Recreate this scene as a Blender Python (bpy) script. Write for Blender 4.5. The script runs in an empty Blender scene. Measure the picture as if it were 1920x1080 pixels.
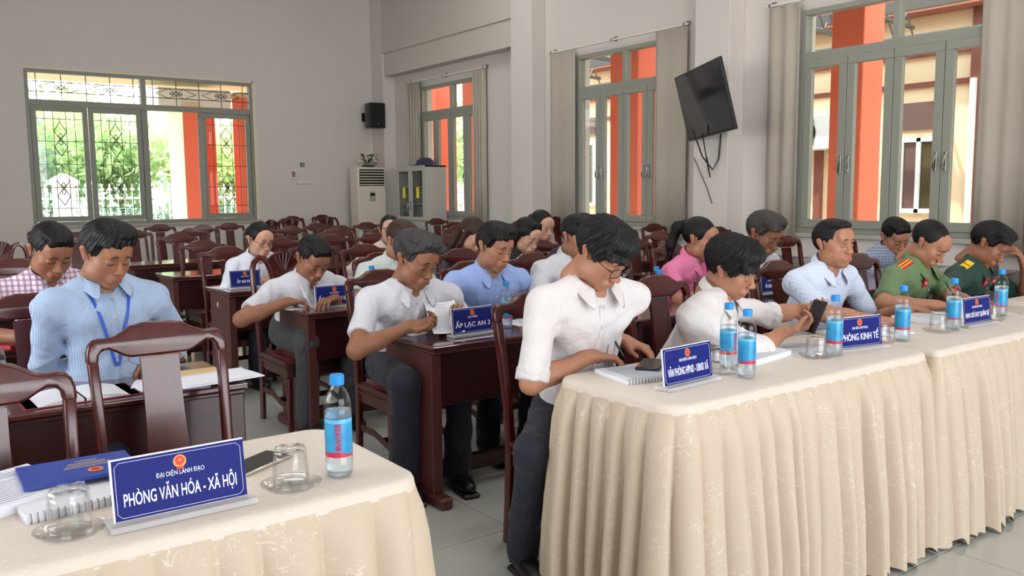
import bpy, bmesh, math, random
import numpy as np
from mathutils import Vector, Matrix

random.seed(7)
PI = math.pi
SC = bpy.context.scene
COL = SC.collection

# ------------------------------------------------------------------ camera
FPX, PITCH, ROLL, YAW, CAMH = 1621.42, .1113402, -.0086498, -.633592, 1.38
cp_, sp_ = math.cos(PITCH), math.sin(PITCH)
cr_, sr_ = math.cos(ROLL), math.sin(ROLL)
cy_, sy_ = math.cos(YAW), math.sin(YAW)
M = (np.array([[cr_, -sr_, 0], [sr_, cr_, 0], [0, 0, 1]]) @ np.array([[1, 0, 0], [0, cp_, -sp_], [0, sp_, cp_]])
     @ np.array([[1, 0, 0], [0, 0, -1], [0, 1, 0.]]) @ np.array([[cy_, sy_, 0], [-sy_, cy_, 0], [0, 0, 1]]))
cam_d = bpy.data.cameras.new('camera')
cam = bpy.data.objects.new('camera', cam_d)
COL.objects.link(cam)
R_, U_, B_ = M[0], -M[1], -M[2]
cam.matrix_world = Matrix(((R_[0], U_[0], B_[0], 0), (R_[1], U_[1], B_[1], 0), (R_[2], U_[2], B_[2], CAMH), (0, 0, 0, 1)))
cam_d.sensor_width = 36
cam_d.lens = FPX / 1920 * 36
cam_d.clip_start = .05
cam_d.clip_end = 300
SC.camera = cam


def ray(x, y):
    return M.T @ np.array([(x - 960) / FPX, (y - 540) / FPX, 1])


def onz(x, y, z):
    d = ray(x, y); t = (z - CAMH) / d[2]
    return Vector((t * d[0], t * d[1], z))


def onx(x, y, X):
    d = ray(x, y); t = X / d[0]
    return Vector((X, t * d[1], CAMH + t * d[2]))


def ony(x, y, Y):
    d = ray(x, y); t = Y / d[1]
    return Vector((t * d[0], Y, CAMH + t * d[2]))


# ------------------------------------------------------------------ light and exposure
SC.view_settings.view_transform = 'Standard'
SC.view_settings.look = 'None'
SC.view_settings.gamma = 1
SC.view_settings.use_curve_mapping = False
SC.view_settings.exposure = 0.12
W = bpy.data.worlds.new('sky')
SC.world = W
W.use_nodes = True
nt = W.node_tree
bgn = nt.nodes['Background']
tc = nt.nodes.new('ShaderNodeTexCoord'); sx = nt.nodes.new('ShaderNodeSeparateXYZ'); rp = nt.nodes.new('ShaderNodeValToRGB')
nt.links.new(tc.outputs['Generated'], sx.inputs[0]); nt.links.new(sx.outputs[2], rp.inputs[0]); nt.links.new(rp.outputs[0], bgn.inputs[0])
rp.color_ramp.elements[0].position = 0.0; rp.color_ramp.elements[0].color = (1.0, .98, .95, 1)
rp.color_ramp.elements[1].position = .6; rp.color_ramp.elements[1].color = (.72, .85, 1.0, 1)
bgn.inputs[1].default_value = 5.5


def light(name, kind, loc, target, energy, color, size=None, sy=None):
    d = bpy.data.lights.new(name, kind); d.energy = energy; d.color = color
    if kind == 'AREA':
        d.shape = 'RECTANGLE'; d.size = size; d.size_y = sy or size
    o = bpy.data.objects.new(name, d); COL.objects.link(o); o.location = loc
    o.rotation_euler = (Vector(target) - Vector(loc)).to_track_quat('-Z', 'Y').to_euler()
    return o


sun = light('sun', 'SUN', (0, 0, 20), (5, -5.0, 4), 8.0, (1, .95, .86)); sun.data.angle = .02
# added fill lamps standing in for daylight from the unseen front and left openings
light('front_fill', 'AREA', (2.2, -3.6, 2.0), (3.2, 4, 1.0), 118, (.93, .96, 1.0), 5.5, 2.6)
light('left_fill', 'AREA', (-2.8, 4.2, 2.1), (3, 5.5, 1.0), 45, (1, .97, .93), 5, 2.0)
# overhead fill lamps, added above the view to brighten the hall
for (x_, y_) in ((2.5, 2.0), (2.5, 7.0), (5.8, 4.5), (5.8, 10.0)):
    light('overhead_fill', 'AREA', (x_, y_, 5.3), (x_, y_, 0), 34, (1, .985, .96), 1.3, .4)


# ------------------------------------------------------------------ materials
def srgb(r, g, b):
    f = lambda v: (v / 255 / 12.92) if v / 255 <= .04045 else ((v / 255 + .055) / 1.055) ** 2.4
    return (f(r), f(g), f(b), 1)


MATS = {}


def mat(name, col, rough=.6, metal=0, spec=.5, noise=None, bump=None, coat=0, emit=None, trans=0, ior=1.45, alpha=1, sheen=0):
    """noise=(scale, amount[, detail]); bump=(scale, strength[, distance])"""
    if name in MATS: return MATS[name]
    m = bpy.data.materials.new(name); m.use_nodes = True; t = m.node_tree
    b = t.nodes['Principled BSDF']
    b.inputs['Base Color'].default_value = col
    b.inputs['Roughness'].default_value = rough; b.inputs['Metallic'].default_value = metal
    b.inputs['Specular IOR Level'].default_value = spec; b.inputs['IOR'].default_value = ior
    b.inputs['Coat Weight'].default_value = coat; b.inputs['Coat Roughness'].default_value = .12
    b.inputs['Transmission Weight'].default_value = trans; b.inputs['Alpha'].default_value = alpha
    b.inputs['Sheen Weight'].default_value = sheen
    if emit:
        b.inputs['Emission Color'].default_value = col; b.inputs['Emission Strength'].default_value = emit
    co = t.nodes.new('ShaderNodeTexCoord')
    if noise:
        n = t.nodes.new('ShaderNodeTexNoise'); n.inputs['Scale'].default_value = noise[0]
        n.inputs['Detail'].default_value = noise[2] if len(noise) > 2 else 3
        t.links.new(co.outputs['Object'], n.inputs['Vector'])
        mx = t.nodes.new('ShaderNodeMix'); mx.data_type = 'RGBA'
        a = noise[1]
        mx.inputs[6].default_value = tuple(min(1, c * (1 - a)) for c in col[:3]) + (1,)
        mx.inputs[7].default_value = tuple(min(1, c * (1 + a)) for c in col[:3]) + (1,)
        t.links.new(n.outputs['Fac'], mx.inputs[0]); t.links.new(mx.outputs[2], b.inputs['Base Color'])
    if bump:
        n2 = t.nodes.new('ShaderNodeTexNoise'); n2.inputs['Scale'].default_value = bump[0]; n2.inputs['Detail'].default_value = 4
        t.links.new(co.outputs['Object'], n2.inputs['Vector'])
        bp = t.nodes.new('ShaderNodeBump'); bp.inputs['Strength'].default_value = bump[1]
        bp.inputs['Distance'].default_value = bump[2] if len(bump) > 2 else .01
        t.links.new(n2.outputs['Fac'], bp.inputs['Height']); t.links.new(bp.outputs['Normal'], b.inputs['Normal'])
    MATS[name] = m
    return m


def N(t, kind, **kw):
    n = t.nodes.new(kind)
    for k, v in kw.items():
        if k.startswith('i'):
            n.inputs[int(k[1:])].default_value = v
        else:
            setattr(n, k, v)
    return n


def mixrgb(t, fac, a, b):
    mx = N(t, 'ShaderNodeMix', data_type='RGBA')
    for s, v in ((0, fac), (6, a), (7, b)):
        if isinstance(v, (tuple, float, int)): mx.inputs[s].default_value = v
        else: t.links.new(v, mx.inputs[s])
    return mx.outputs[2]


def mth(t, op, a, b=None, c=None):
    n = N(t, 'ShaderNodeMath', operation=op)
    for i, v in enumerate((a, b, c)):
        if v is None: continue
        if isinstance(v, (float, int)): n.inputs[i].default_value = v
        else: t.links.new(v, n.inputs[i])
    return n.outputs[0]


wall_m = mat('painted_wall', srgb(214, 208, 204), .75, noise=(1.2, .03), bump=(60, .08, .003))
beam_m = mat('painted_beam', srgb(200, 194, 188), .75, noise=(1.2, .03))
dado_m = mat('grey_dado', srgb(128, 128, 132), .5, noise=(3, .05))
ceil_m = mat('painted_ceiling', srgb(215, 212, 205), .8, noise=(2, .03))
tile_m = mat('floor_tile', srgb(176, 176, 170), .13, spec=.55, noise=(2.5, .05, 6))
grout_m = mat('tile_grout', srgb(86, 82, 78), .9, noise=(30, .1))
frame_m = mat('grey_green_frame', srgb(142, 144, 135), .45, noise=(14, .06))
steel_m = mat('brushed_steel', srgb(150, 150, 146), .3, metal=.9, noise=(20, .05))
grille_m = mat('dark_grille', srgb(60, 58, 54), .5, metal=.4, noise=(20, .05))
curt_m = mat('beige_blind', srgb(176, 168, 156), .85, noise=(9, .05), bump=(160, .12, .003))
white_m = mat('white_plastic', srgb(225, 222, 214), .4, noise=(5, .02))
black_m = mat('black_plastic', srgb(24, 24, 26), .35, noise=(20, .1))
orange_m = mat('orange_paint', srgb(246, 122, 92), .7, noise=(1.5, .06))
cream_m = mat('cream_paint', srgb(232, 205, 165), .8, noise=(1.1, .06))
redwood_trim = mat('brown_trim', srgb(128, 72, 58), .6, noise=(5, .08))
conc_m = mat('grey_concrete', srgb(165, 160, 152), .9, noise=(2, .08))
grass_m = mat('leafy_ground', srgb(105, 120, 70), .9, noise=(4, .3))
roofst_m = mat('grey_roof_steel', srgb(95, 95, 92), .5, noise=(8, .1))
fencew_m = mat('white_fence_paint', srgb(236, 236, 232), .5, noise=(6, .03))


def wood(name, c1, c2, rough=.22, coat=.6, sc=(4, 4, 30)):
    if name in MATS: return MATS[name]
    m = bpy.data.materials.new(name); m.use_nodes = True; t = m.node_tree; b = t.nodes['Principled BSDF']
    co = N(t, 'ShaderNodeTexCoord'); mp = N(t, 'ShaderNodeMapping'); mp.inputs['Scale'].default_value = sc
    t.links.new(co.outputs['Object'], mp.inputs[0])
    n = N(t, 'ShaderNodeTexNoise'); n.inputs['Scale'].default_value = 1.4; n.inputs['Detail'].default_value = 5; n.inputs['Distortion'].default_value = .8
    t.links.new(mp.outputs[0], n.inputs['Vector'])
    t.links.new(mixrgb(t, n.outputs['Fac'], c1, c2), b.inputs['Base Color'])
    b.inputs['Roughness'].default_value = rough; b.inputs['Coat Weight'].default_value = coat; b.inputs['Coat Roughness'].default_value = .08
    MATS[name] = m
    return m


rose_m = wood('varnished_rosewood', srgb(38, 8, 9), srgb(90, 20, 17), .25, .12, (30, 30, 4))
rose_l = wood('varnished_rosewood_lighter', srgb(58, 26, 25), srgb(80, 38, 35), .36, .1, (22, 22, 3))
desk_m = wood('varnished_desk_wood', srgb(62, 28, 27), srgb(92, 46, 43), .38, .1, (3, 25, 2))
desktop_m = wood('polished_desk_top', srgb(52, 22, 22), srgb(84, 36, 34), .16, .8, (3, 26, 20))
deskdk_m = wood('dark_desk_panel', srgb(38, 10, 14), srgb(58, 16, 20), .3, .2, (3, 20, 12))

glass_m = bpy.data.materials.new('window_glass'); glass_m.use_nodes = True
t = glass_m.node_tree
for n in list(t.nodes):
    if n.type != 'OUTPUT_MATERIAL': t.nodes.remove(n)
tr = N(t, 'ShaderNodeBsdfTransparent'); tr.inputs[0].default_value = (.9, .93, .91, 1)
gl = N(t, 'ShaderNodeBsdfGlossy'); gl.inputs['Roughness'].default_value = .02
lw = N(t, 'ShaderNodeLayerWeight'); lw.inputs[0].default_value = .5
ms = N(t, 'ShaderNodeMixShader')
t.links.new(mth(t, 'MULTIPLY_ADD', mth(t, 'POWER', lw.outputs['Facing'], 3.5), .35, .03), ms.inputs[0]); t.links.new(tr.outputs[0], ms.inputs[1]); t.links.new(gl.outputs[0], ms.inputs[2])
t.links.new(ms.outputs[0], t.nodes['Material Output'].inputs[0])
clear_m = bpy.data.materials.new('clear_glass'); clear_m.use_nodes = True
t = clear_m.node_tree
for n in list(t.nodes):
    if n.type != 'OUTPUT_MATERIAL': t.nodes.remove(n)
tr = N(t, 'ShaderNodeBsdfTransparent'); tr.inputs[0].default_value = (.985, .99, .99, 1)
gl = N(t, 'ShaderNodeBsdfGlossy'); gl.inputs['Roughness'].default_value = .015
lw = N(t, 'ShaderNodeLayerWeight'); lw.inputs[0].default_value = .18
ms = N(t, 'ShaderNodeMixShader')
lw.inputs[0].default_value = .5
t.links.new(mth(t, 'MULTIPLY_ADD', mth(t, 'POWER', lw.outputs['Facing'], 2.6), .75, .035), ms.inputs[0]); t.links.new(tr.outputs[0], ms.inputs[1]); t.links.new(gl.outputs[0], ms.inputs[2])
t.links.new(ms.outputs[0], t.nodes['Material Output'].inputs[0])


# ------------------------------------------------------------------ mesh helpers
class MB:
    def __init__(s):
        s.v = []; s.f = []; s.mi = []; s.cur = 0

    def add(s, vs, fs):
        o = len(s.v); s.v += [tuple(v) for v in vs]; s.f += [tuple(i + o for i in f) for f in fs]; s.mi += [s.cur] * len(fs)
        return s

    def xf(s, m, start=0):
        s.v[start:] = [tuple(m @ Vector(v)) for v in s.v[start:]]
        return s

    def box(s, x0, x1, y0, y1, z0, z1, c=0):
        x0, x1 = min(x0, x1), max(x0, x1); y0, y1 = min(y0, y1), max(y0, y1); z0, z1 = min(z0, z1), max(z0, z1)
        if c <= 0:
            vs = [(x, y, z) for z in (z0, z1) for y in (y0, y1) for x in (x0, x1)]
            return s.add(vs, [(0, 2, 3, 1), (4, 5, 7, 6), (0, 1, 5, 4), (2, 6, 7, 3), (0, 4, 6, 2), (1, 3, 7, 5)])
        c = min(c, (x1 - x0) * .45, (y1 - y0) * .45, (z1 - z0) * .45)
        X = (x0, x1); Y = (y0, y1); Z = (z0, z1); idx = {}; vs = []
        sg = (c, -c)
        for i in (0, 1):
            for j in (0, 1):
                for k in (0, 1):
                    for a in range(3):
                        p = [X[i] + sg[i] * (a != 0), Y[j] + sg[j] * (a != 1), Z[k] + sg[k] * (a != 2)]
                        idx[(i, j, k, a)] = len(vs); vs.append(p)
        g = lambda i, j, k, a: idx[(i, j, k, a)]
        fs = []
        for i in (0, 1):
            q = [g(i, 0, 0, 0), g(i, 1, 0, 0), g(i, 1, 1, 0), g(i, 0, 1, 0)]; fs.append(q if i else q[::-1])
            q = [g(0, i, 0, 1), g(1, i, 0, 1), g(1, i, 1, 1), g(0, i, 1, 1)]; fs.append(q[::-1] if i else q)
            q = [g(0, 0, i, 2), g(1, 0, i, 2), g(1, 1, i, 2), g(0, 1, i, 2)]; fs.append(q if i else q[::-1])
        for i in (0, 1):
            for j in (0, 1):
                fs.append([g(i, j, 0, 0), g(i, j, 1, 0), g(i, j, 1, 1), g(i, j, 0, 1)] if (i == j) else [g(i, j, 0, 1), g(i, j, 1, 1), g(i, j, 1, 0), g(i, j, 0, 0)])
                fs.append([g(i, 0, j, 0), g(i, 0, j, 2), g(i, 1, j, 2), g(i, 1, j, 0)] if (i != j) else [g(i, 1, j, 0), g(i, 1, j, 2), g(i, 0, j, 2), g(i, 0, j, 0)])
                fs.append([g(0, i, j, 1), g(1, i, j, 1), g(1, i, j, 2), g(0, i, j, 2)] if (i != j) else [g(0, i, j, 2), g(1, i, j, 2), g(1, i, j, 1), g(0, i, j, 1)])
        for i in (0, 1):
            for j in (0, 1):
                for k in (0, 1):
                    q = [g(i, j, k, 0), g(i, j, k, 1), g(i, j, k, 2)]; fs.append(q if (i + j + k) % 2 else q[::-1])
        return s.add(vs, fs)

    def prism(s, pts, h0, h1, axis='z'):
        """pts: outline (a,b); axis z -> (a,b,h); y -> (a,h,b); x -> (h,a,b)"""
        n = len(pts)
        mk = {'z': lambda a, b, h: (a, b, h), 'y': lambda a, b, h: (a, h, b), 'x': lambda a, b, h: (h, a, b)}[axis]
        vs = [mk(a, b, h0) for a, b in pts] + [mk(a, b, h1) for a, b in pts]
        fs = [tuple(range(n))[::-1], tuple(range(n, 2 * n))] + [(i, (i + 1) % n, n + (i + 1) % n, n + i) for i in range(n)]
        return s.add(vs, fs)

    def lathe(s, prof, n=24, c=(0, 0, 0)):
        vs = []; fs = []
        for r, z in prof:
            for k in range(n):
                a = 2 * PI * k / n; vs.append((c[0] + r * math.cos(a), c[1] + r * math.sin(a), c[2] + z))
        for i in range(len(prof) - 1):
            for k in range(n):
                k2 = (k + 1) % n; fs.append((i * n + k, i * n + k2, (i + 1) * n + k2, (i + 1) * n + k))
        return s.add(vs, fs)

    def tube(s, pts, r, n=8, closed=False, rx=None, cap=True, up=None):
        """sweep an ellipse (r along side, rx along up) over pts; r may be a list"""
        P = [Vector(p) for p in pts]; m = len(P); vs = []; fs = []
        prev = Vector(up) if up else None
        for i, p in enumerate(P):
            if closed: d = P[(i + 1) % m] - P[i - 1]
            else: d = P[min(i + 1, m - 1)] - P[max(i - 1, 0)]
            d.normalize()
            if up: prev = Vector(up)
            if prev is None: prev = Vector((0, 0, 1)) if abs(d.z) < .9 else Vector((0, 1, 0))
            u = (prev - d * prev.dot(d)).normalized(); sd = d.cross(u)
            if not up: prev = u
            ri = r[i] if isinstance(r, (list, tuple)) else r
            rxi = (rx[i] if isinstance(rx, (list, tuple)) else rx) if rx else ri
            for k in range(n):
                a = 2 * PI * (k + .5) / n; vs.append(p + sd * (ri * math.cos(a)) + u * (rxi * math.sin(a)))
        for i in range(m if closed else m - 1):
            for k in range(n):
                k2 = (k + 1) % n; j = (i + 1) % m; fs.append((i * n + k, i * n + k2, j * n + k2, j * n + k))
        if cap and not closed:
            fs.append(tuple(range(n))[::-1]); fs.append(tuple((m - 1) * n + k for k in range(n)))
        return s.add(vs, fs)

    def ball(s, c, r, n=12, m=8):
        r = (r, r, r) if isinstance(r, (float, int)) else r; vs = []; fs = []
        for i in range(m + 1):
            th = PI * i / m
            for k in range(n):
                a = 2 * PI * k / n; vs.append((c[0] + r[0] * math.sin(th) * math.cos(a), c[1] + r[1] * math.sin(th) * math.sin(a), c[2] + r[2] * math.cos(th)))
        for i in range(m):
            for k in range(n):
                k2 = (k + 1) % n; fs.append((i * n + k, (i + 1) * n + k, (i + 1) * n + k2, i * n + k2))
        return s.add(vs, fs)

    def build(s, name, mats, parent=None, smooth=False, loc=None):
        me = bpy.data.meshes.new(name); me.from_pydata(s.v, [], s.f)
        mats = mats if isinstance(mats, (list, tuple)) else [mats]
        for m in mats: me.materials.append(m)
        if len(mats) > 1: me.polygons.foreach_set('material_index', s.mi)
        if smooth:
            me.polygons.foreach_set('use_smooth', [True] * len(me.polygons))
            if smooth != 'all':
                me.update(); me.set_sharp_from_angle(angle=math.radians(38))
        me.update()
        o = bpy.data.objects.new(name, me); COL.objects.link(o)
        if parent: o.parent = parent
        if loc: o.location = loc
        return o


def empty(name, loc=(0, 0, 0), rz=0):
    o = bpy.data.objects.new(name, None); o.empty_display_size = .1; COL.objects.link(o); o.location = loc; o.rotation_euler = (0, 0, rz)
    return o


def tag(o, label=None, cat=None, group=None, kind=None):
    for k, v in (('label', label), ('category', cat), ('group', group), ('kind', kind)):
        if v: o[k] = v
    return o


def copy_tree(o, parent=None):
    c = o.copy(); COL.objects.link(c)
    if parent: c.parent = parent
    for ch in list(o.children): copy_tree(ch, c)
    return c


def txt(body, size, name='lettering', m=None, parent=None, sx=1.0, depth=.0006, bend=None, bold=0):
    cu = bpy.data.curves.new('t', 'FONT'); cu.body = body; cu.size = size; cu.align_x = 'CENTER'; cu.align_y = 'CENTER'; cu.extrude = depth; cu.offset = bold
    cu.resolution_u = 3
    o = bpy.data.objects.new('t', cu); COL.objects.link(o)
    dg = bpy.context.evaluated_depsgraph_get()
    me = bpy.data.meshes.new_from_object(o.evaluated_get(dg)); me.name = name
    bpy.data.objects.remove(o); me.materials.clear(); me.materials.append(m)
    for v in me.vertices: v.co.x *= sx
    q = bpy.data.objects.new(name, me); COL.objects.link(q)
    if parent: q.parent = parent
    return q


def wallbox(mb, axis, c0, c1, a0, a1, z0, z1, holes):
    """wall slab: thickness c0..c1 on axis, running a0..a1, with rectangular holes (h0,h1,zl,zh)"""
    cuts = sorted(holes); cur = a0
    bx = (lambda p, q, zl, zh: mb.box(c0, c1, p, q, zl, zh)) if axis == 'x' else (lambda p, q, zl, zh: mb.box(p, q, c0, c1, zl, zh))
    for h0, h1, zl, zh in cuts:
        bx(cur, h0, z0, z1); bx(h0, h1, z0, zl); bx(h0, h1, zh, z1); cur = h1
    bx(cur, a1, z0, z1)


# ------------------------------------------------------------------ the room
XR, YB, ZC = 7.96, 14.9, 5.6
X0, Y0 = -3.0, -4.0
WIN = [(3.58, 5.66), (7.40, 9.26), (11.5, 13.5)]
ZS, ZT = .92, 3.22
mb = MB(); wallbox(mb, 'x', XR, XR + .22, Y0, YB + .22, 0, ZC, [(a, b, ZS, ZT) for a, b in WIN]); tag(mb.build('wall_right', wall_m), 'white painted wall with three tall grey windows', kind='structure')
mb = MB(); wallbox(mb, 'y', YB, YB + .22, X0, XR, 0, ZC, [(1.95, 5.41, ZS, 3.30)]); tag(mb.build('wall_back', wall_m), 'white painted far wall with a wide grilled window', kind='structure')
mb = MB(); wallbox(mb, 'x', X0 - .22, X0, Y0, YB + .22, 0, ZC, [(1.7, 6.7, 1.0, 3.2)]); tag(mb.build('wall_left', wall_m), kind='structure')
mb = MB(); wallbox(mb, 'y', Y0 - .22, Y0, X0, XR, 0, ZC, [(-.6, 5.0, .02, 3.3)]); tag(mb.build('wall_front', wall_m), kind='structure')
tag(MB().box(X0, XR, Y0, YB, ZC, ZC + .2).build('ceiling', ceil_m), kind='structure')

# floor: base slab, single tiles where they can be seen, the rest joined
fl = MB().box(X0, XR, Y0, YB, -.2, -.006).build('floor', grout_m); tag(fl, 'pale glossy tiled floor', kind='structure')
T6 = .6; tx0 = 2.02 - 9 * T6; ty0 = 1.574 - 10 * .598
tile_mesh = None; rest = MB()
for i in range(0, 19):
    for j in range(0, 33):
        ax, ay = tx0 + i * T6, ty0 + j * .598
        if ax > XR or ay > YB: continue
        if 4 <= i <= 18 and 9 <= j <= 27 and ax + T6 < XR:
            if tile_mesh is None:
                o = MB().box(.002, T6 - .002, .002, .596, -.006, .002, .0012).build('tile', tile_m, fl); tile_mesh = o.data
            else:
                o = bpy.data.objects.new('tile', tile_mesh); COL.objects.link(o); o.parent = fl
            o.location = (ax, ay, 0)
        else:
            rest.box(max(ax + .002, X0), min(ax + T6 - .002, XR), max(ay + .002, Y0), min(ay + .596, YB), -.006, .002)
tag(rest.build('tiles_beyond', tile_m, fl), kind='stuff')

# pilasters, beam, dado, corner
for k, (a, b) in enumerate(((2.75, 3.2), (6.42, 6.92), (9.98, 10.48), (14.45, 14.9))):
    tag(MB().box(XR - .25, XR, a, b, 0, ZC, .006).build('trim_%d' % (k + 1), wall_m), 'painted wall pilaster', kind='structure')
tag(MB().box(XR - .22, XR, 10.48, 14.45, 3.5, 3.9, .004).box(XR - .25, XR, 10.47, 14.46, 3.9, ZC).build('trim_5', beam_m), 'painted ceiling beam along the window wall', kind='structure')
tag(MB().box(XR - .012, XR, Y0, 2.75, 0, .66).box(XR - .012, XR, 3.2, 6.42, 0, .66).box(XR - .012, XR, 6.92, 9.98, 0, .66).box(XR - .012, XR, 10.48, 14.45, 0, .66).build('baseboard_right', dado_m), 'grey painted dado band', kind='structure')
tag(MB().box(X0, XR - .25, YB - .014, YB, 0, .12, .003).build('baseboard_back', dado_m), kind='structure')


def ring(mb, u0, u1, z0, z1, w, d0, d1, axis, c=.004):
    bx = (lambda a, b, p, q: mb.box(d0, d1, a, b, p, q, c)) if axis == 'x' else (lambda a, b, p, q: mb.box(a, b, d0, d1, p, q, c))
    bx(u0, u1, z0, z0 + w); bx(u0, u1, z1 - w, z1); bx(u0, u0 + w, z0 + w, z1 - w); bx(u1 - w, u1, z0 + w, z1 - w)


def handle(parent, pos, axis):
    mbh = MB()
    pts = [(0, 0, -.07), (-.03, .012, -.05), (-.035, 0, 0), (-.03, -.012, .05), (0, 0, .07)]
    mbh.tube(pts, .008, 8); mbh.box(-.006, .006, -.012, .012, -.09, .09, .002)
    h = mbh.build('window_handle', steel_m, parent, smooth=True); h.location = pos
    if axis == 'y': h.rotation_euler = (0, 0, PI / 2)
    return h


# right wall windows: outer frame, transom bar, four casements with glass
for k, (a, b) in enumerate(WIN):
    zt = 2.70
    mb = MB(); ring(mb, a, b, ZS, ZT, .055, XR - .02, XR + .09, 'x')
    mb.box(XR - .02, XR + .09, a + .05, b - .05, zt, zt + .085, .004); m = (a + b) / 2
    mb.box(XR - .02, XR + .09, m - .03, m + .03, zt + .08, ZT - .05, .004)
    wf = mb.build('window_%d' % (k + 1), frame_m); tag(wf, 'grey framed window with four casements and two upper lights', kind='structure')
    for (p, q) in ((a + .055, m - .03), (m + .03, b - .055)):
        MB().box(XR + .03, XR + .036, p, q, zt + .085, ZT - .055).build('pane', glass_m, wf)
    cw = (b - a - .11) / 4
    for j in range(4):
        p = a + .055 + j * cw; q = p + cw
        mb = MB(); ring(mb, p + .003, q - .003, ZS + .055, zt, .085, XR - .035, XR + .02, 'x')
        s_ = mb.build('sash', frame_m, wf)
        MB().box(XR - .01, XR - .004, p + .08, q - .08, ZS + .13, zt - .08).build('pane', glass_m, s_)
        handle(s_, (XR - .04, (q - .045) if j % 2 == 0 else (p + .045), 1.62), 'x')
    tag(MB().box(XR - .05, XR + .22, a - .03, b + .03, ZS - .05, ZS - .002, .006).build('trim_%d' % (6 + k), mat('window_sill_stone', srgb(170, 168, 160), .5, noise=(8, .05))), 'pale window sill', kind='structure')

# far wall window: grilles with diamonds
A, B, ZS2, ZT2, ZM = 1.95, 5.41, ZS, 3.30, 2.82
mb = MB(); ring(mb, A, B, ZS2, ZT2 - .03, .05, YB - .01, YB + .10, 'y')
mb.box(A + .05, B - .05, YB - .01, YB + .1, ZM - .09, ZM, .004); Cc = 3.63
mb.box(Cc - .04, Cc + .04, YB - .01, YB + .1, ZM, ZT2 - .07, .004); mb.box(Cc - .045, Cc + .045, YB - .01, YB + .1, ZS2 + .05, ZM - .09, .004)
wf = mb.build('window_4', frame_m); tag(wf, 'wide window with diamond grilles and one casement standing open', kind='structure')
mb = MB(); mb.box(A - .01, B + .02, YB - .012, YB + .02, ZT2 - .03, ZT2 + .0).box(B, B + .06, YB - .012, YB + .02, ZS2, ZT2); mb.build('window_lining', mat('cream_lining', srgb(225, 215, 195), .7, noise=(6, .03)), wf)


def rod(mb, a, b, r=.0065):
    mb.tube([a, b], r, 5)


def grille_transom(p, q, z0, z1):
    mb = MB(); y = YB + .02; n = 5; xs = [p + (q - p) * (k + .3) / 4.6 for k in range(5)]
    for x in xs: rod(mb, (x, y, z0), (x, y, z1))
    za, zb = z0 + (z1 - z0) * .30, z0 + (z1 - z0) * .68; zc = (za + zb) / 2
    for z in (za, zb): rod(mb, (p, y, z), (q, y, z))
    for c0, c1 in ((xs[0], xs[2]), (xs[2], xs[4])):
        L = c1 - c0; cx = (c0 + c1) / 2; w = L * .26
        for s in (-1, 1):
            c = cx + s * L * .17
            for (u, v), (u2, v2) in (((-w, 0), (0, 1)), ((0, 1), (w, 0)), ((w, 0), (0, -1)), ((0, -1), (-w, 0))):
                rod(mb, (c + u, y, zc + v * (zb - za) / 2), (c + u2, y, zc + v2 * (zb - za) / 2), .005)
            c2 = cx + s * L * .09; h = .028
            for (u, v), (u2, v2) in (((-h, 0), (0, h)), ((0, h), (h, 0)), ((h, 0), (0, -h)), ((0, -h), (-h, 0))):
                rod(mb, (c2 + u * 1.4, y, zc + v), (c2 + u2 * 1.4, y, zc + v2), .006)
    mb.build('upper_grille', grille_m, wf)
    MB().box(p, q, YB + .05, YB + .055, z0, z1).build('pane', glass_m, wf)


grille_transom(A + .05, Cc - .04, ZM, ZT2 - .08); grille_transom(Cc + .04, B - .05, ZM, ZT2 - .08)


def casement(x0, x1, hinge_open=None):
    root = empty('sash', (x0, YB + .03, 0)); root.parent = wf
    w = x1 - x0; z0, z1 = ZS2 + .055, ZM - .095
    mb = MB(); ring(mb, 0, w, z0, z1, .075, -.025, .025, 'y'); mb.build('sash_frame', frame_m, root)
    mb = MB(); a, b = .075, w - .075; L = b - a; zz0, zz1 = z0 + .075, z1 - .075; H = zz1 - zz0
    for u in (.17, .36, .64, .83): rod(mb, (a + L * u, 0, zz0), (a + L * u, 0, zz1), .005)
    for v in (.08, .28, .5, .72, .93): rod(mb, (a, 0, zz0 + H * v), (b, 0, zz0 + H * v), .005)
    cx = a + L / 2
    for vc in (.27, .74):
        zc = zz0 + H * vc; hh = H * .075; wd = L * .14
        for s in (-1, 1):
            c = zc + s * hh
            for (u, v), (u2, v2) in (((-wd, 0), (0, hh * 1.15)), ((0, hh * 1.15), (wd, 0)), ((wd, 0), (0, -hh * 1.15)), ((0, -hh * 1.15), (-wd, 0))):
                rod(mb, (cx + u, 0, c + v), (cx + u2, 0, c + v2), .006)
            c = zc + s * hh * .45
            for (u, v), (u2, v2) in (((-1, 0), (0, 1)), ((0, 1), (1, 0)), ((1, 0), (0, -1)), ((0, -1), (-1, 0))):
                rod(mb, (cx + u * .03, 0, c + v * .04), (cx + u2 * .03, 0, c + v2 * .04), .006)
        rod(mb, (cx, 0, zc + hh * 2.15), (cx, 0, zc + hh * 2.15 + H * .06), .005)
    mb.build('diamond_grille', grille_m, root)
    MB().box(.07, w - .07, -.004, .002, z0 + .07, z1 - .07).build('pane', glass_m, root)
    return root


casement(A + .055, 2.79); casement(2.80, Cc - .05); casement(4.53, B - .055)
s3 = casement(Cc + .05, 4.50); s3.location = (4.50, YB + .05, 0); s3.rotation_euler = (0, 0, math.radians(68))
tag(MB().box(A - .03, B + .05, YB - .04, YB + .2, ZS2 - .05, ZS2, .006).build('trim_9', MATS['window_sill_stone']), 'pale window sill', kind='structure')


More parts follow.
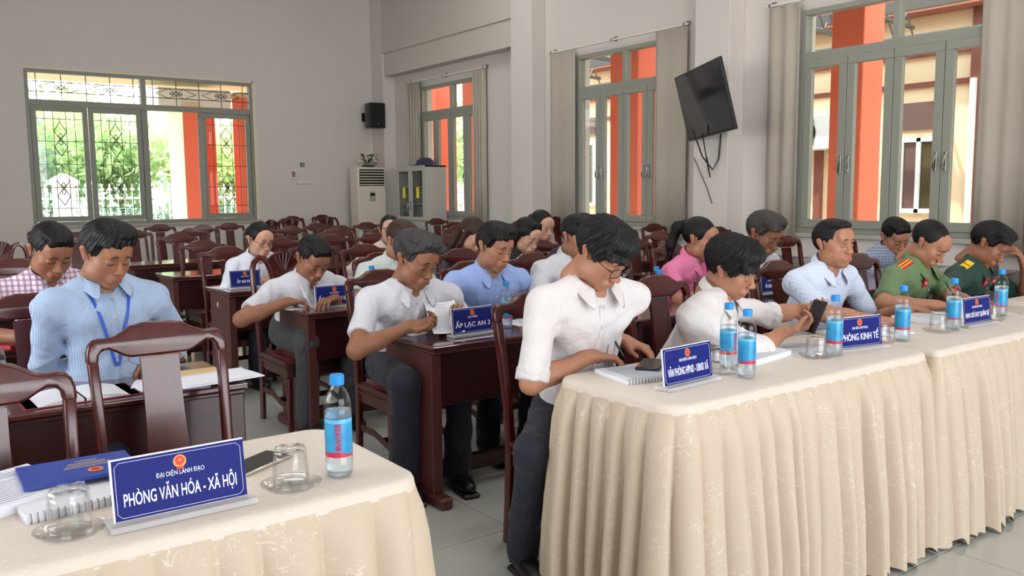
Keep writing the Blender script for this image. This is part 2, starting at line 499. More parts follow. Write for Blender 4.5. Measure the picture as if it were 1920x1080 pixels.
# curtains: vertical blinds drawn to the sides, each panel a thing
def blind(y0, y1, label, deep=.05, pitch=.12, ztop=3.30, x=XR - .075, n=None):
    r = empty('window_blind', (x, (y0 + y1) / 2, 0)); tag(r, label, 'blind', 'fabric blinds drawn beside the right wall windows')
    hw = abs(y1 - y0) / 2; vs = []; fs = []; n = max(12, int(2 * hw / pitch * 8)); zz = [ztop, 2.4, 1.6, .78]
    for z in zz:
        for k in range(n + 1):
            u = -hw + 2 * hw * k / n; vs.append((deep * .5 * math.sin(u / pitch * 2 * PI) + .003 * math.sin(z * 3), u, z))
    for i in range(len(zz) - 1):
        for k in range(n): fs.append((i * (n + 1) + k, i * (n + 1) + k + 1, (i + 1) * (n + 1) + k + 1, (i + 1) * (n + 1) + k))
    o = MB().add(vs, fs).build('fabric', curt_m, r, smooth=True); sm = o.modifiers.new('thick', 'SOLIDIFY'); sm.thickness = .004
    return r


blind(9.24, 9.76, 'flat beige fabric blind left of the middle window', .012, .3)
blind(7.20, 7.70, 'flat beige fabric blind between the middle window and the television', .012, .3)
blind(5.64, 6.04, 'beige folded blind left of the nearest window, right of the television', .03, .17)
blind(3.36, 3.80, 'beige folded blind right of the nearest window, by the picture edge', .03, .17)
blind(13.43, 13.86, 'narrow grey folded blind left of the far small window, behind the steel cabinet', .07, .1)
blind(11.42, 11.72, 'narrow grey folded blind right of the far small window', .07, .08)
for (a, b, lab) in ((7.18, 9.80, 'thin white curtain rail above the middle window'), (3.3, 6.08, 'thin white curtain rail above the nearest window'), (11.38, 13.9, 'thin white curtain rail above the far small window')):
    r = empty('curtain_rail', (XR, (a + b) / 2, 3.31)); tag(r, lab, 'rail', 'curtain rails above the right wall windows')
    h = (b - a) / 2
    MB().box(-.09, -.065, -h, h, 0, .022, .003).build('rail_bar', white_m, r)
    for s in (-1, 0, 1): MB().box(-.1, 0, s * (h - .06) - .012, s * (h - .06) + .012, .0, .03, .003).box(-.02, .0, s * (h - .06) - .03, s * (h - .06) + .03, .02, .06, .004).build('bracket', steel_m, r)


def bake(o):
    """apply the modifiers of a prototype once, so that copies share plain mesh data"""
    dg = bpy.context.evaluated_depsgraph_get(); me = bpy.data.meshes.new_from_object(o.evaluated_get(dg)); me.name = o.name
    o.modifiers.clear(); o.data = me
    return o


def bev(o, w=.004, seg=2):
    m = o.modifiers.new('b', 'BEVEL'); m.width = w; m.segments = seg; m.limit_method = 'ANGLE'; m.angle_limit = math.radians(40); m.harden_normals = False
    bake(o); o.data.polygons.foreach_set('use_smooth', [True] * len(o.data.polygons)); o.data.set_sharp_from_angle(angle=math.radians(50))
    return o


# ------------------------------------------------------------------ outside
tag(MB().box(8.18, 40, -8, 45, -.4, -.15).box(-20, 8.18, 15.12, 45, -.4, -.15).build('ground', conc_m), 'pale concrete yard outside', kind='structure')
tag(MB().box(-20, 40, 22.2, 45, -.15, -.1).build('lawn', grass_m), 'green ground beyond the white fence', kind='structure')


def column(x0, x1, y0, y1, z1, label, cream=None):
    r = empty('orange_column', ((x0 + x1) / 2, (y0 + y1) / 2, -.15)); tag(r, label, 'column', 'orange painted veranda columns')
    w, d = (x1 - x0) / 2, (y1 - y0) / 2
    MB().box(-w, w, -d, d, 0, z1 + .15, .01).build('shaft', orange_m, r)
    MB().box(-w - .03, w + .03, -d - .03, d + .03, 0, .35, .01).build('plinth', orange_m, r)
    MB().box(-w - .03, w + .03, -d - .03, d + .03, z1 + .05, z1 + .149, .01).build('capital', cream_m, r)
    if cream: MB().box(-w - .012, -w, -d, d, .36, z1 + .04).build('cream_face', cream_m, r)
    return r


column(9.95, 10.4, 6.2, 6.65, 4.1, 'orange column seen through the left half of the nearest window')
column(9.2, 9.75, 9.35, 9.95, 4.0, 'broad orange column seen through the middle window')
column(10.0, 10.5, 16.3, 17.0, 4.0, 'orange column in the left pane of the far small window')
column(10.0, 10.5, 14.55, 15.3, 4.0, 'orange column in the right pane of the far small window')
column(4.83, 5.12, 17.0, 18.0, 3.1, 'orange column with cream side in the open casement of the far window', True)
column(5.32, 5.62, 17.6, 18.1, 3.1, 'slim orange column behind the rightmost casement of the far window')
column(5.9, 7.9, 17.0, 17.4, 3.35, 'wide orange wall pier right of the far window columns')
tag(MB().box(4.4, 5.75, 17.0, 18.2, 2.98, 3.36, .01).build('trim_11', fencew_m), 'veranda beam over the orange columns, sunlit glare put in as white', kind='structure')  # white colour put in for the sunlit glare on the beam face
tag(MB().box(0.5, 9.4, 15.14, 18.4, 3.52, 3.7).build('trim_10', cream_m), 'cream painted veranda slab over the far window', kind='structure')

# building across the yard
bd = empty('yellow_building', (13.6, 6, -.15)); tag(bd, 'cream yellow building with brown trims across the yard', 'building')
XB = 13.5
brick_m = mat('yellow_render', srgb(248, 222, 180), .85, noise=(2, .08))


def bpart(name, m, *boxes):
    mb = MB()
    for b in boxes: mb.box(*b)
    o = mb.build(name, m, bd); o.matrix_parent_inverse = Matrix.Translation((-13.6, -6, .15)); return o


bpart('wall', brick_m, (XB, XB + .3, -3, 15.6, -.15, 6.5))
bpart('roof_edge', redwood_trim, (XB - .5, XB + .6, -3.2, 15.9, 5.1, 5.25))
bpart('roof_tiles', mat('red_roof_tile', srgb(160, 96, 76), .8, noise=(14, .3)), (XB - .45, XB + .2, -3.1, 15.7, 4.05, 4.6))
bpart('trim_band', redwood_trim, (XB - .08, XB, -3, 15.6, 3.42, 3.58))
bpart('trim_band', redwood_trim, (XB - .06, XB, -3, 15.6, 2.95, 3.03))
p0 = onx(1835, 200, XB)
bpart('downpipe', redwood_trim, (XB - .12, XB, p0.y - .08, p0.y + .09, -.15, 5.1))
bpart('downpipe', fencew_m, (XB - .2, XB - .12, p0.y - .02, p0.y + .05, -.15, 3.0))
p0 = onx(1540, 300, XB)
bpart('downpipe', redwood_trim, (XB - .1, XB, p0.y - .05, p0.y + .08, -.15, 2.6))
a0, a1 = onx(1690, 260, XB), onx(1757, 400, XB)
shut_m = mat('brown_shutter', srgb(104, 78, 72), .5, noise=(6, .1)); dglass = mat('dark_window_pane', srgb(74, 70, 48), .12, noise=(2.2, .5))


def bwindow(y0, y1, z0, z1, left_brown=True):
    w = empty('window', (0, 0, 0)); w.parent = bd; w.matrix_parent_inverse = Matrix.Translation((-13.6, -6, .15))
    mb = MB(); ring(mb, min(y0, y1), max(y0, y1), z0, z1, .07, XB - .06, XB, 'x'); m = (y0 + y1) / 2
    mb.box(XB - .06, XB, m - .035, m + .035, z0, z1); mb.build('frame', fencew_m, w)
    ya, yb = sorted((y0, y1))
    MB().box(XB - .03, XB - .02, m, yb - .05, z0 + .06, z1 - .06).build('pane', shut_m if left_brown else dglass, w)
    MB().box(XB - .03, XB - .02, ya + .05, m, z0 + .06, z1 - .06).build('pane', dglass, w)
    MB().box(XB - .05, XB, ya, yb, z1 + .12, z1 + .55).build('shutter_box', shut_m, w)


bwindow(a1.y, a0.y, a1.z, a0.z)
a0, a1 = onx(1088, 268, XB), onx(1118, 386, XB); bwindow(a1.y, a0.y, a1.z, a0.z, False)
a0, a1 = onx(1194, 316, XB), onx(1222, 400, XB); bwindow(a1.y, a0.y, a1.z, a0.z, False)
q = onx(1538, 250, XB)
ac = empty('outdoor_cooling_unit', (XB, q.y, q.z)); tag(ac, 'white outdoor air conditioner unit on the yellow building wall', 'air conditioner')
MB().box(-.35, 0, -.42, .42, -.3, .3, .02).build('casing', white_m, ac)
fm = MB(); fm.lathe([(.24, 0), (.25, .01), (.22, .02), (.05, .02), (.0, .02)], 20); fm.xf(Matrix.Translation((-.35, .1, 0)) @ Matrix.Rotation(-PI / 2, 4, 'Y')); fm.build('fan_grille', black_m, ac)
mb = MB()
for k in range(4): a = k * PI / 2; mb.box(-.36 + 0, -.37, .1 + .2 * math.cos(a) - .01, .1 + .2 * math.cos(a) + .01, -.22, .22)
mb.build('grille_bar', roofst_m, ac)
MB().box(-.34, 0, -.4, -.36, -.36, -.31).box(-.34, 0, .36, .4, -.36, -.31).build('bracket', roofst_m, ac)

# veranda roof of sheet metal on trusses between the two houses
rf = empty('veranda_roof', (11, 5, 3.9)); tag(rf, 'sheet metal veranda roof on thin grey trusses', 'roof')
sheet_m = mat('green_roof_sheet', srgb(150, 158, 122), .6, noise=(2, .08))


def rpart(mb, name, m):
    o = mb.build(name, m, rf); o.matrix_parent_inverse = Matrix.Translation((-11, -5, -3.9)); return o


vs = []; fs = []
for i in range(200):
    y = -3 + i * .1; z = 4.32 + (.03 if i % 2 else 0)
    vs += [(8.2, y, z), (9.9, y, z - .12)]
for i in range(199): fs.append((2 * i, 2 * i + 1, 2 * i + 3, 2 * i + 2))
rpart(MB().add(vs, fs), 'roof_sheet', sheet_m)
for yy in (1.2, 4.4, 7.4, 11.0, 14.6):
    mb = MB(); mb.tube([(8.2, yy, 3.62), (13.4, yy, 3.5)], .045, 6); mb.tube([(8.2, yy, 4.15), (13.2, yy, 3.85)], .035, 6)
    for k in range(8):
        x = 8.5 + k * .6; mb.tube([(x, yy, 3.6), (x + .3, yy, 4.05)], .014, 5); mb.tube([(x + .3, yy, 4.05), (x + .6, yy, 3.58)], .014, 5)
    rpart(mb, 'truss', roofst_m)
for xx, zz in ((9.0, 3.78), (11.0, 3.66), (12.8, 3.52)):
    rpart(MB().box(xx - .05, xx + .05, -3, 16.5, zz, zz + .14), 'purlin', roofst_m)

# white fence with single pickets
fe = empty('white_fence', (6, 21, -.15)); tag(fe, 'white iron picket fence on a low wall beyond the far window', 'fence')


def fpart(mb, name, smooth=False):
    o = mb.build(name, fencew_m, fe, smooth=smooth); o.matrix_parent_inverse = Matrix.Translation((-6, -21, .15)); return o


fpart(MB().box(1, 19, 20.95, 21.15, -.15, .25), 'low_wall'); fpart(MB().box(1, 19, 21.03, 21.07, .42, .47).box(1, 19, 21.03, 21.07, 1.28, 1.33), 'fence_rail')
pk = MB().tube([(0, 0, .25), (0, 0, 1.45)], .017, 6); pk.ball((0, 0, 1.5), .045, 8, 5); pk.ball((0, 0, 1.58), (.02, .02, .05), 6, 4)
pm = None
for k in range(86):
    x = 1.9 + k * .16
    if 8.2 < x < 12.0: continue
    if pm is None: o = fpart(pk, 'picket', True); pm = o.data
    else: o = bpy.data.objects.new('picket', pm); COL.objects.link(o); o.parent = fe; o.matrix_parent_inverse = Matrix.Translation((-6, -21, .15))
    o.location = (x, 21.05, 0)
fp = empty('fence_pillar', (3.33, 20.8, -.15)); tag(fp, 'white masonry fence pillar with a pointed cap, behind the leftmost casement', 'pillar')
MB().box(-.2, .2, -.2, .2, 0, 1.75, .01).build('shaft', fencew_m, fp)
c_ = MB().box(-.28, .28, -.28, .28, 1.75, 1.85, .01); c_.add([(-.26, -.26, 1.85), (.26, -.26, 1.85), (.26, .26, 1.85), (-.26, .26, 1.85), (0, 0, 2.02)], [(0, 1, 4), (1, 2, 4), (2, 3, 4), (3, 0, 4)]); c_.build('cap', fencew_m, fp)

def leafmat(name, c):
    m = mat(name, c, .55, noise=(3, .25)); t = m.node_tree; b = t.nodes['Principled BSDF']; src = b.inputs['Base Color'].links[0].from_socket
    tl = N(t, 'ShaderNodeBsdfTranslucent'); t.links.new(src, tl.inputs[0]); ms = N(t, 'ShaderNodeMixShader'); ms.inputs[0].default_value = .5
    t.links.new(b.outputs[0], ms.inputs[1]); t.links.new(tl.outputs[0], ms.inputs[2]); t.links.new(ms.outputs[0], t.nodes['Material Output'].inputs[0]); return m


leaf_ms = [leafmat('leaf_light', srgb(200, 212, 148)), leafmat('leaf_mid', srgb(172, 194, 134)), leafmat('leaf_blue', srgb(160, 184, 160))]
bark_m = mat('tree_bark', srgb(120, 100, 80), .9, noise=(10, .3))
rng = np.random.default_rng(5)


def tree(x, y, h, r, m, label, n=2000):
    root = empty('tree', (x, y, -.1)); tag(root, label, 'tree', 'trees beyond the fence')
    tb = MB(); tb.tube([(0, 0, 0), (.05, .02, h * .35), (0, 0, h * .6)], [.14, .1, .06], 8)
    for k in range(5):
        a = k * 1.3; tb.tube([(0, 0, h * .4), (r * .5 * math.cos(a), r * .5 * math.sin(a), h * .65)], [.06, .02], 5)
    tb.build('trunk', bark_m, root, smooth=True)
    c = rng.normal(size=(22, 3)) * [r * .45, r * .45, h * .16] + [0, 0, h * .66]
    pk_ = c[rng.integers(0, 22, n)] + rng.normal(size=(n, 3)) * r * .2
    vs = []; fs = []
    for i, p in enumerate(pk_):
        a = rng.normal(size=3); a /= np.linalg.norm(a); b = np.cross(a, rng.normal(size=3)); b /= np.linalg.norm(b); s = .07 + .06 * rng.random()
        vs += [p - a * s * 1.6, p - b * s * .6, p + a * s * 1.6, p + b * s * .6]; fs.append((4 * i, 4 * i + 1, 4 * i + 2, 4 * i + 3))
    tag(MB().add(vs, fs).build('foliage', m, root), kind='stuff')


for a in ((3.0, 25, 3.70, 1.7, leaf_ms[2], 'blue green tree behind the leftmost casement of the far window'), (5.2, 24.5, 3.43, 1.6, leaf_ms[1], 'green tree behind the second casement of the far window'), (7.6, 24, 3.04, 1.5, leaf_ms[0], 'bright yellow green tree in the open casement'),
          (4.2, 28, 4.62, 2.4, leaf_ms[0], 'tall light tree far behind the fence, second casement'), (1.2, 26, 3.96, 2, leaf_ms[1], 'green tree at the far left edge of the far window'), (13.4, 23.5, 4.76, 1.6, leaf_ms[0], 'bright tree seen in the left centre pane of the far small window'),
          (15.4, 25, 5.27, 2, leaf_ms[1], 'green tree seen in the right centre pane of the far small window'), (10.2, 27, 4.29, 2.3, leaf_ms[1], 'green tree far behind the orange wall pier')): tree(*a)
for k, (x, y) in enumerate(((2.6, 22.6), (5.0, 22.6), (7.2, 22.8), (9.6, 22.8))):
    root = empty('hedge_shrub', (x, y, -.1)); tag(root, ('leftmost', 'second', 'third', 'rightmost')[k] + ' dark green hedge shrub behind the white fence', 'shrub', 'shrubs behind the fence')
    n = 1500; vs = []; fs = []
    for i in range(n):
        p = np.array([rng.uniform(-1.2, 1.2), rng.normal() * .3, abs(rng.normal()) * .55 + .1]); a = rng.normal(size=3); a /= np.linalg.norm(a); b = np.cross(a, rng.normal(size=3)); b /= np.linalg.norm(b); s = .08
        vs += [p - a * s * 1.6, p - b * s * .6, p + a * s * 1.6, p + b * s * .6]; fs.append((4 * i, 4 * i + 1, 4 * i + 2, 4 * i + 3))
    tag(MB().add(vs, fs).build('foliage', leaf_ms[2], root), kind='stuff'); MB().tube([(0, 0, 0), (0, 0, .6)], .03, 6).build('stem', bark_m, root)

# ------------------------------------------------------------------ desks


def make_desk(w=1.2, d=.47, h=.72, apron=.24, m_end=desk_m, m_ap=deskdk_m):
    r = empty('desk')
    b = MB().box(-w / 2 - .015, w / 2 + .015, -d / 2 - .02, d / 2 + .02, h - .022, h, .006)
    b.build('desk_top', desktop_m, r, smooth=True)
    MB().box(-w / 2 - .005, w / 2 + .005, -d / 2 - .01, d / 2 + .01, h - .038, h - .022, .004).build('top_moulding', m_end, r)
    for s in (-1, 1):
        x = s * (w / 2 - .02)
        e = MB().box(x - .016, x + .016, -d / 2 + .015, d / 2 - .03, .05, h - .038, .003).build('end_panel', m_end, r)
        MB().box(x - .026, x + .026, -d / 2 + .008, -d / 2 + .03, .05, h - .04, .004).build('end_post', m_end, e)
        MB().box(x - .032, x + .032, -d / 2 - .07, d / 2 + .03, 0, .055, .012).build('foot', m_end, r)
    MB().box(-w / 2 + .03, w / 2 - .03, -d / 2 + .02, -d / 2 + .036, h - .038 - apron, h - .038, .003).build('front_panel', m_ap, r)
    MB().box(-w / 2 + .03, w / 2 - .03, -.05, .0, .055, .13, .004).build('stretcher', m_ap, r)
    MB().box(-w / 2 + .03, w / 2 - .03, d / 2 - .06, d / 2 - .045, h - .16, h - .038, .003).build('shelf_panel', m_ap, r)
    return r


D_ORD = ['front', 'second', 'third', 'fourth', 'fifth', 'sixth']
dproto = make_desk(); first = [True]


def place(proto, x, y, label, cat, group, rz=0, z=0):
    if proto.get('used'): o = copy_tree(proto)
    else: o = proto; o['used'] = 1
    o.location = (x, y, z); o.rotation_euler = (0, 0, rz); tag(o, label, cat, group); return o


dn = []
rows = [3.40, 4.73, 6.05, 7.42, 8.85]
colx = [(2.50, 'left'), (3.73, 'middle'), (5.45, 'right'), (6.68, 'window side')]
for i, y in enumerate(rows):
    for x, nm in colx:
        if i > 2 and x > 5: continue
        dn.append(place(dproto, x, y, 'reddish wooden desk, %s row, %s of the block right of the aisle' % (D_ORD[i], {'left': 'at the aisle end', 'middle': 'second from the aisle', 'right': 'third from the aisle', 'window side': 'nearest the window wall'}[nm]), 'desk', 'wooden desks in rows'))
o = make_desk(1.26, .47, .72, .5, deskdk_m, deskdk_m); o.location = (.375, 3.21, 0); tag(o, 'dark varnished desk at the left, behind the near white table, notebooks on it', 'desk', 'wooden desks in rows')
place(dproto, .2, 4.5, 'wooden desk under the red book at the left picture edge', 'desk', 'wooden desks in rows')
place(dproto, .2, 5.8, 'wooden desk at the left, behind the man in the checked shirt', 'desk', 'wooden desks in rows')
for k_ in list(bpy.data.objects):
    if 'used' in k_: pass

# ------------------------------------------------------------------ carved chairs
seat_m = mat('worn_red_seat', srgb(112, 34, 36), .35, noise=(9, .15), coat=.2)


CS = (.91, 1, .943)


def yb(z): return .195 + (.0 if z < .45 else .09 * ((z - .45) / .6) ** 1.25)


def stile_path(s, top): return [(s * .19, .235, 0), (s * .195, .215, .2), (s * .2, .2, .42), (s * .203, yb(.6), .6), (s * .208, yb(.8), .8), (s * .212, yb(top), top)]


def make_chair(style='ox'):
    r = empty('carved_chair')
    W2 = rose_m
    top = [(0, 1.043), (.045, 1.044), (.068, 1.038), (.085, 1.036), (.108, 1.022), (.135, 1.008), (.165, 1.002), (.19, 1.004), (.208, 1.0), (.222, .986), (.23, .962), (.231, .925)]
    bot = [(.196, .925), (.192, .952), (.18, .966), (.16, .968), (.135, .955), (.112, .942), (.09, .936), (0, .936)]
    if style == 'ox':
        half = top + bot[:-1]
        pts = [(x, z) for x, z in half] + [(-x, z) for x, z in half[::-1] if x > 0]
        mb = MB(); mb.prism(pts, -.017, .017, 'y'); mb.v = [(x, y + yb(z), z) for x, y, z in mb.v]
        bev(mb.build('crest_rail', W2, r), .009, 3)
        for s in (-1, 1):
            P = stile_path(s, .93); bev(MB().tube(P, .022, 4, rx=.026, up=(0, 1, 0)).build('stile', W2, r), .005, 2)
        mb = MB(); zs = [.45, .55, .65, .75, .85, .93]; n = len(zs); vs = []; fs = []
        for z in zs:
            w = .068 + .006 * math.cos((z - .45) * 8)
            vs += [(-w, yb(z) - .008, z), (w, yb(z) - .008, z), (w, yb(z) + .008, z), (-w, yb(z) + .008, z)]
        for i in range(n - 1):
            for k in range(4): fs.append((4 * i + k, 4 * i + (k + 1) % 4, 4 * i + 4 + (k + 1) % 4, 4 * i + 4 + k))
        mb.add(vs, fs); mb.build('splat', W2, r, smooth=True)
    else:
        for s in (-1, 1):
            P = [(s * .19, .235, 0), (s * .195, .215, .2), (s * .2, .2, .42), (s * .208, yb(.65), .65), (s * .214, yb(.88), .88), (s * .212, yb(.97), .97), (s * .195, yb(1.02), 1.02), (s * .16, yb(1.05), 1.052), (s * .12, yb(1.04), 1.04), (s * .09, yb(.99), .985), (s * .075, yb(.9), .9)]
            MB().tube(P, .019, 8, rx=.021, up=(0, 1, 0)).build('stile', W2, r, smooth=True)
        pts = []
        for k in range(25):
            a = PI * k / 24; rr = .112 + .006 * abs(math.sin(a * 8)); pts.append((rr * math.cos(a), .985 + .095 * math.sin(a)))
        pts += [(-.06, .86), (-.055, .62), (-.065, .46), (.065, .46), (.055, .62), (.06, .86)]
        mb = MB(); mb.prism(pts, -.012, .012, 'y'); mb.v = [(x, y + yb(z), z) for x, y, z in mb.v]
        sp = mb.build('splat', W2, r)
        mb = MB()
        for k in range(1, 12):
            a = PI * k / 12; mb.tube([(.03 * math.cos(a), yb(.98) - .015, .965), (.107 * math.cos(a), yb(1.03) - .017, .985 + .088 * math.sin(a))], [.004, .009], 5)
        mb.build('carved_fan', W2, sp, smooth=True)
    mb = MB(); mb.box(-.215, .215, -.215, .2, .425, .45, .006); mb.box(-.205, .205, -.205, .2, .41, .428, .004).box(-.212, .212, -.212, .2, .396, .412, .005).box(-.2, .2, -.2, .19, .345, .398, .004)
    mb.build('seat_rail', rose_l, r, smooth=True)
    MB().box(-.19, .19, -.2, .17, .449, .458, .006).build('seat', seat_m, r, smooth=True)
    for s in (-1, 1):
        bev(MB().tube([(s * .18, -.185, 0), (s * .182, -.185, .2), (s * .182, -.185, .345)], [.02, .022, .028], 4, up=(0, 1, 0)).build('front_leg', W2, r), .004, 2)
        MB().tube([(s * .182, -.18, .15), (s * .186, -.06, .165), (s * .188, .06, .2), (s * .19, .2, .2)], .011, 6, rx=.02).build('stretcher', rose_l, r, smooth=True)
    MB().tube([(-.18, 0, .17), (.18, 0, .17)], .01, 6, rx=.018).build('stretcher', rose_l, r, smooth=True)
    for o in r.children_recursive:
        if o.type == 'MESH': o.data.transform(Matrix.Diagonal((*CS, 1)))
    return r


ch_a = make_chair('ox'); ch_b = make_chair('loop')
CG = 'carved rosewood chairs'


def chair(x, y, label, style='a', rz=0, k=1.126):
    """x, y: where the middle of the crest rail stands (k: true distance of the rows measured for a slightly taller chair)"""
    x *= k; y *= k
    px, py = .27 * math.sin(rz), -.27 * math.cos(rz)
    return place(ch_a if style == 'a' else ch_b, x + px, y + py, label, 'chair', CG, rz)


for x, y, lab, st in [
    (0.613, 2.504, 'empty carved rosewood chair behind the near white table, beside the blue name plate', 'a'),
    (0.147, 2.096, 'empty carved rosewood chair cut by the left picture edge, behind the near white table', 'a'),
    (1.865, 2.398, 'carved rosewood chair with red seat under the man tapping a phone', 'a'),
    (2.602, 2.522, 'empty carved rosewood chair between the two men in white shirts at the long table', 'a'),
    (3.037, 2.540, 'carved rosewood chair behind the man bending over his phone', 'a'),
    (3.597, 2.664, 'carved rosewood chair behind the man in the small checked shirt', 'a'),
    (4.307, 2.664, 'carved rosewood chair behind the officer in light green', 'a'),
    (5.195, 2.442, 'carved rosewood chair at the right edge, behind the officer in dark green', 'a'),
    (1.865, 3.552, 'carved rosewood chair of the man with glasses and white shirt reading a sheet', 'a'),
    (2.442, 3.686, 'carved rosewood chair of the man in the light blue shirt', 'a'),
    (3.05, 3.95, 'carved rosewood chair just behind the shoulder of the man tapping a phone', 'a'),
    (3.45, 3.75, 'empty carved rosewood chair with bottle before it, second row behind the long table', 'a'),
    (4.30, 4.05, 'carved rosewood chair of the woman in pink', 'a'),
    (5.0, 4.1, 'carved rosewood chair of the grey haired man with glasses', 'a'),
    (5.62, 4.10, 'carved rosewood chair seen behind the head of the man in the small checked shirt', 'a'),
    (5.995, 3.863, 'carved rosewood chair of the man in grey plaid behind the officers', 'a'),
    (1.794, 4.574, 'round shouldered chair with a carved fan crest, behind the bowed man in white', 'b'),
    (2.72, 5.42, 'carved rosewood chair right of the fan crested one', 'a'),
    (2.398, 4.574, 'carved rosewood chair behind the left shoulder of the man reading a sheet', 'a'),
    (2.95, 4.55, 'carved rosewood chair behind the light blue shirt', 'a'),
    (3.9, 4.95, 'carved rosewood chair beside the woman in black', 'a'),
    (4.5, 4.6, 'carved rosewood chair, reddish, behind the empty bottle chair', 'a'),
    (5.5, 5.3, 'carved rosewood chair below the middle window', 'a'),
    (6.65, 6.5, 'farther carved rosewood chair below the middle window', 'a'),
    (6.5, 5.5, 'carved rosewood chair behind the pony tail', 'a'),
    (1.909, 5.861, 'carved rosewood chair of the woman with glasses writing', 'a'),
    (2.531, 5.861, 'carved rosewood chair under the pale jacket shoulder', 'a'),
    (3.50, 6.80, 'carved rosewood chair left of the woman in the pale jacket', 'a'),
    (3.98, 7.60, 'carved rosewood chair in shade beside the floor standing air conditioner, lower', 'a'),
    (4.45, 6.75, 'carved rosewood chair below the steel cabinet', 'a'),
    (3.75, 6.0, 'carved rosewood chair left of the dark blazer', 'a'),
    (5.5, 8.6, 'light brown carved chair standing below the far small window', 'a'),
    (6.10, 10.0, 'lone carved chair standing in front of the steel cabinet', 'a'),
    (6.3, 8.4, 'carved chair right of the far small window', 'a'),
    (6.95, 8.5, 'round shouldered chair at the window wall pilaster', 'b'),
    (7.3, 8.7, 'round shouldered chair under the middle window blind', 'b'),
    (2.20, 8.10, 'carved chair behind the fourth row desk end', 'a'),
    (2.95, 7.95, 'carved chair second from the aisle, fourth row', 'a'),
    (3.57, 7.75, 'carved chair left of the air conditioner, nearer of two', 'a'),
    (4.10, 8.75, 'carved chair left of the air conditioner, farther of two', 'a'),
    (2.10, 9.30, 'carved chair at the aisle, fifth row, right of the blue striped man', 'a'),
    (2.68, 9.32, 'carved chair second from the aisle, fifth row', 'a'),
    (3.30, 9.0, 'carved chair third from the aisle, fifth row', 'a'),
    (3.62, 8.95, 'carved chair behind the bun of the woman with glasses', 'a'),
    (2.73, 10.78, 'carved chair standing dark against the far window, left one', 'a'),
    (3.50, 10.60, 'carved chair standing dark against the far window, right one', 'a'),
    (4.40, 10.85, 'round shouldered chair by the far wall, nearer left one', 'b'),
    (5.00, 11.1, 'round shouldered chair by the far wall, nearer right one', 'b'),
    (5.25, 12.9, 'carved chair by the far wall, farther left one', 'a'),
    (5.88, 13.2, 'carved chair by the far wall, farther right one', 'a'),
    (3.95, 10.4, 'round shouldered chair by the right end of the far window', 'b'),
    (.62, 5.55, 'carved chair behind the man in the checked shirt', 'a'),
    (.70, 7.1, 'round shouldered chair at the left picture edge by the far wall', 'b'),
    (0.426, 3.535, 'carved chair of the man with the blue lanyard', 'a'),
    (2.02, 6.75, 'carved chair just behind the woman with dark rimmed glasses', 'a'),
    (2.62, 6.72, 'carved chair second from the aisle, behind the woman with dark rimmed glasses', 'a'),
    (3.15, 6.9, 'carved chair third from the aisle, fourth row of chairs', 'a'),
    (3.0, 10.0, 'carved chair in the far rows below the open casement', 'a'),
    (3.75, 8.1, 'carved chair in the far rows, fourth from the aisle', 'a'),
    (4.35, 8.2, 'carved chair in the far rows, fifth from the aisle', 'a'),
    (4.2, 9.6, 'carved chair in the far rows, left of the switches', 'a'),
    (4.75, 9.4, 'carved chair in the far rows, under the switches', 'a'),
    (5.2, 7.9, 'carved chair in the far rows, before the steel cabinet', 'a'),
    (1.55, 9.2, 'carved chair across the aisle in the far rows, below the second casement', 'a'),
    (1.5, 10.6, 'farthest carved chair across the aisle, below the second casement', 'a'),
    (4.9, 7.6, 'carved chair below the left blind of the far small window', 'a'),
]: chair(x, y, lab, st)

# ------------------------------------------------------------------ far corner: air conditioner, cabinet, speaker, switches
a = ony(661, 314, 14.45)
r = empty('floor_air_conditioner', (7.35, 14.45, 0)); tag(r, 'tall white floor standing air conditioner in the far corner', 'air conditioner')
acp = mat('ivory_plastic', srgb(222, 216, 202), .3, noise=(3, .02))
MB().box(-.28, .28, -.17, .17, 0, 1.84, .02).build('casing', acp, r, smooth=True)
MB().box(-.25, .25, -.175, -.165, 1.50, 1.80, .004).build('outlet', black_m, r)
for k in range(6): MB().box(-.245, .245, -.19, -.17, 1.515 + k * .048, 1.533 + k * .048, .003).build('louvre', acp, r)
MB().box(-.27, .27, -.178, -.168, .62, 1.46, .006).build('upper_panel', acp, r); MB().box(-.27, .27, -.178, -.168, .08, .6, .006).build('lower_panel', acp, r)
p_ = MB().box(-.06, .06, -.186, -.176, 1.22, 1.4, .003).build('control_panel', mat('pale_green_panel', srgb(170, 180, 165), .3, noise=(5, .05)), r)
MB().box(-.045, .045, -.189, -.185, 1.32, 1.37).build('display', black_m, p_)
fl_ = empty('flower_arrangement', (7.36, 14.42, 1.84)); tag(fl_, 'low arrangement of white flowers and green leaves on the air conditioner', 'flowers')
MB().lathe([(0, 0), (.1, 0), (.13, .04), (.12, .045), (0, .03)], 16).build('bowl', mat('dark_bowl', srgb(70, 66, 58), .4, noise=(5, .1)), fl_, smooth=True)
wf_ = mat('cream_petal', srgb(235, 228, 205), .7, noise=(20, .1)); fg_ = mat('dark_leaf', srgb(70, 92, 52), .6, noise=(10, .2))
for k in range(13):
    a = k * 2.4; rr = .02 + .015 * k; x, y, z = rr * math.cos(a) * 1.15, rr * math.sin(a) * .6, .19 - rr * .42
    mb = MB()
    for j in range(6):
        b = j * PI / 3; mb.ball((x + .018 * math.cos(b), y + .018 * math.sin(b), z), (.017, .017, .012), 6, 4)
    mb.ball((x, y, z + .006), .01, 6, 4); mb.build('flower', wf_, fl_, smooth=True)
